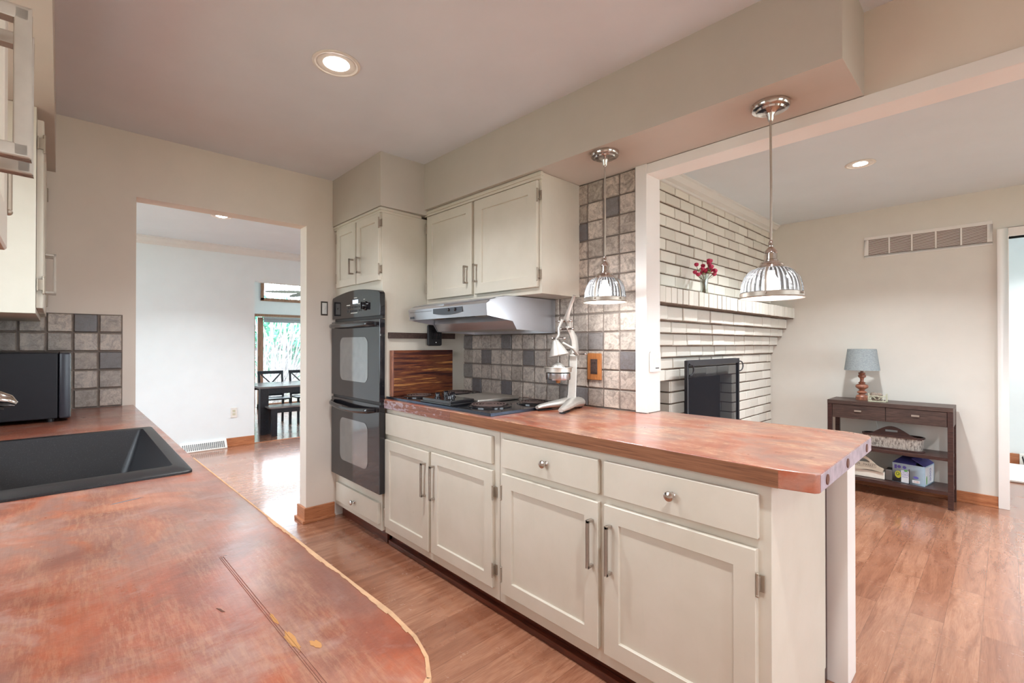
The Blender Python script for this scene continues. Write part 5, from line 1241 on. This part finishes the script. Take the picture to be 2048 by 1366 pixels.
# ceiling fan
t = thing('ceiling_fan', 'dark bladed ceiling fan silhouetted against the high dining room window', 'fan', (-9.0, 3.28, 3.3))
fx, fy, fz = -9.0, 3.28, 2.20
m = MB(); m.tube([(fx, fy, fz + .1), (fx, fy, 3.299)], .015, 10); m.lathe([(.06, 0), (.05, -.05), (.02, -.06)], (fx, fy, 3.299), 20); m.build('down_rod', M_IRON, t, 0, True)
m = MB(); m.lathe([(.03, .12), (.09, .10), (.11, .05), (.10, 0), (.05, -.03), (0, -.035)], (fx, fy, fz), 28); m.build('motor', M_IRON, t, 0, True)
for k in range(5):
    a = math.radians(262 + 72 * k); d_ = Vector((math.cos(a), math.sin(a), 0)); s_ = Vector((-math.sin(a), math.cos(a), .18)); o1 = []; o2 = []
    for q in range(13):
        u = q / 12; r = .10 + .68 * u; wd = .028 + .048 * math.sin(PI * min(1, u * .93 + .07)) ** .8 if u < .97 else .02
        c_ = Vector((fx, fy, fz + .03 - .03 * u)) + d_ * r; o1.append(c_ + s_ * wd); o2.append(c_ - s_ * wd)
    m = MB(); up_ = Vector((0, 0, .006))
    for q in range(12): m.hexa([o2[q], o2[q + 1], o1[q + 1], o1[q], o2[q] + up_, o2[q + 1] + up_, o1[q + 1] + up_, o1[q] + up_])
    m.build('blade', M_BLACKW, t)
t = thing('roller_blind', 'grey roller blind rolled up at the top of the sliding glass door', 'blind', (-11.05, 3.56, 1.84))
m = MB(); m.tube([(-11.055, 3.02, 1.825), (-11.055, 4.10, 1.825)], .028, 14); m.build('roll', M_SHADEB, t, 0, True)
B(-11.058, -11.055, 3.02, 4.10, 1.735, 1.825).build('fabric', M_SHADEB, t)

# ================================================================== OUTSIDE
def shrub(name, label, cat, cx_, cy_, z0, rx, ry, h, n, mat, seed, leaf=.09):
    t = thing(name, label, cat, (cx_, cy_, z0)); r = random.Random(seed); m = MB()
    for k in range(n):
        a = r.random() * 2 * PI; b2 = math.acos(2 * r.random() - 1); rad = (.65 + .35 * r.random())
        p = Vector((cx_ + rx * rad * math.sin(b2) * math.cos(a), cy_ + ry * rad * math.sin(b2) * math.sin(a), z0 + h * .55 + h * .45 * rad * math.cos(b2)))
        u = Vector((r.gauss(0, 1), r.gauss(0, 1), r.gauss(0, 1))).normalized(); w_ = u.cross(Vector((r.gauss(0, 1), r.gauss(0, 1), r.gauss(0, 1)))).normalized()
        s_ = leaf * (.6 + .8 * r.random()); m.quad(p - u * s_, p + w_ * s_ * .5, p + u * s_, p - w_ * s_ * .5)
    m.build('foliage', mat, t); m = MB(); m.tube([(cx_, cy_, z0), (cx_, cy_, z0 + h * .6)], .08, 8); m.build('trunk', M_BARK, t); return t
shrub('evergreen_tree', 'bushy evergreen tree behind the garden beam, seen through the sliding door', 'tree', -19.5, 6.2, -.5, 2.6, 3.4, 3.6, 5200, M_HEDGE, 1, .13)
def branchy(label, cx_, cy_, z0, h, n, seed, spread=.8, th=.012):
    t = thing('bare_shrub', label, 'shrub', (cx_, cy_, z0)); r = random.Random(seed); m = MB()
    for k in range(n):
        a = r.random() * 2 * PI; q = spread * r.random(); p = Vector((cx_ + .1 * math.cos(a), cy_ + .3 * math.sin(a), z0)); P = [p]
        d_ = Vector((math.cos(a) * q, math.sin(a) * q, 1)).normalized()
        for s in range(5):
            d_ = (d_ + Vector((r.gauss(0, .22), r.gauss(0, .22), r.gauss(0, .12)))).normalized(); P.append(P[-1] + d_ * h / 5 * (.7 + .5 * r.random()))
        m.tube(P, [th * (1 - .16 * i) for i in range(6)], 4)
    m.build('branches', M_BARK, t); return t
branchy('tangled bare shrub in the middle of the view through the sliding door', -15.2, 4.4, -.5, 1.9, 70, 3, 1.3)
branchy('upright bare shrub at the left of the sliding door view', -14.2, 3.9, -.5, 1.5, 60, 4, .5)
branchy('wide bare shrub behind the x-back chairs outside', -16.3, 5.1, -.5, 1.9, 70, 5, 1.5)
branchy('tall bare tree whose thin branches show in the high window', -17.0, 5.0, -.5, 5.2, 60, 6, .75, .03)
t = thing('garden_pergola', 'weathered timber beam with rafter ends beyond the bare shrubs', 'pergola', (-17.8, 5.3, -.5))
m = MB(); m.box(-17.9, -17.8, 3.6, 8.2, 1.02, 1.16); m.build('beam', M_PERG, t)
for k in range(12): B(-18.8, -17.6, 3.7 + .38 * k, 3.76 + .38 * k, 1.161, 1.26).build('rafter', M_PERG, t)
for yy in (3.7, 5.9, 8.0): B(-17.9, -17.8, yy, yy + .1, -.5, 1.019).build('post', M_PERG, t)
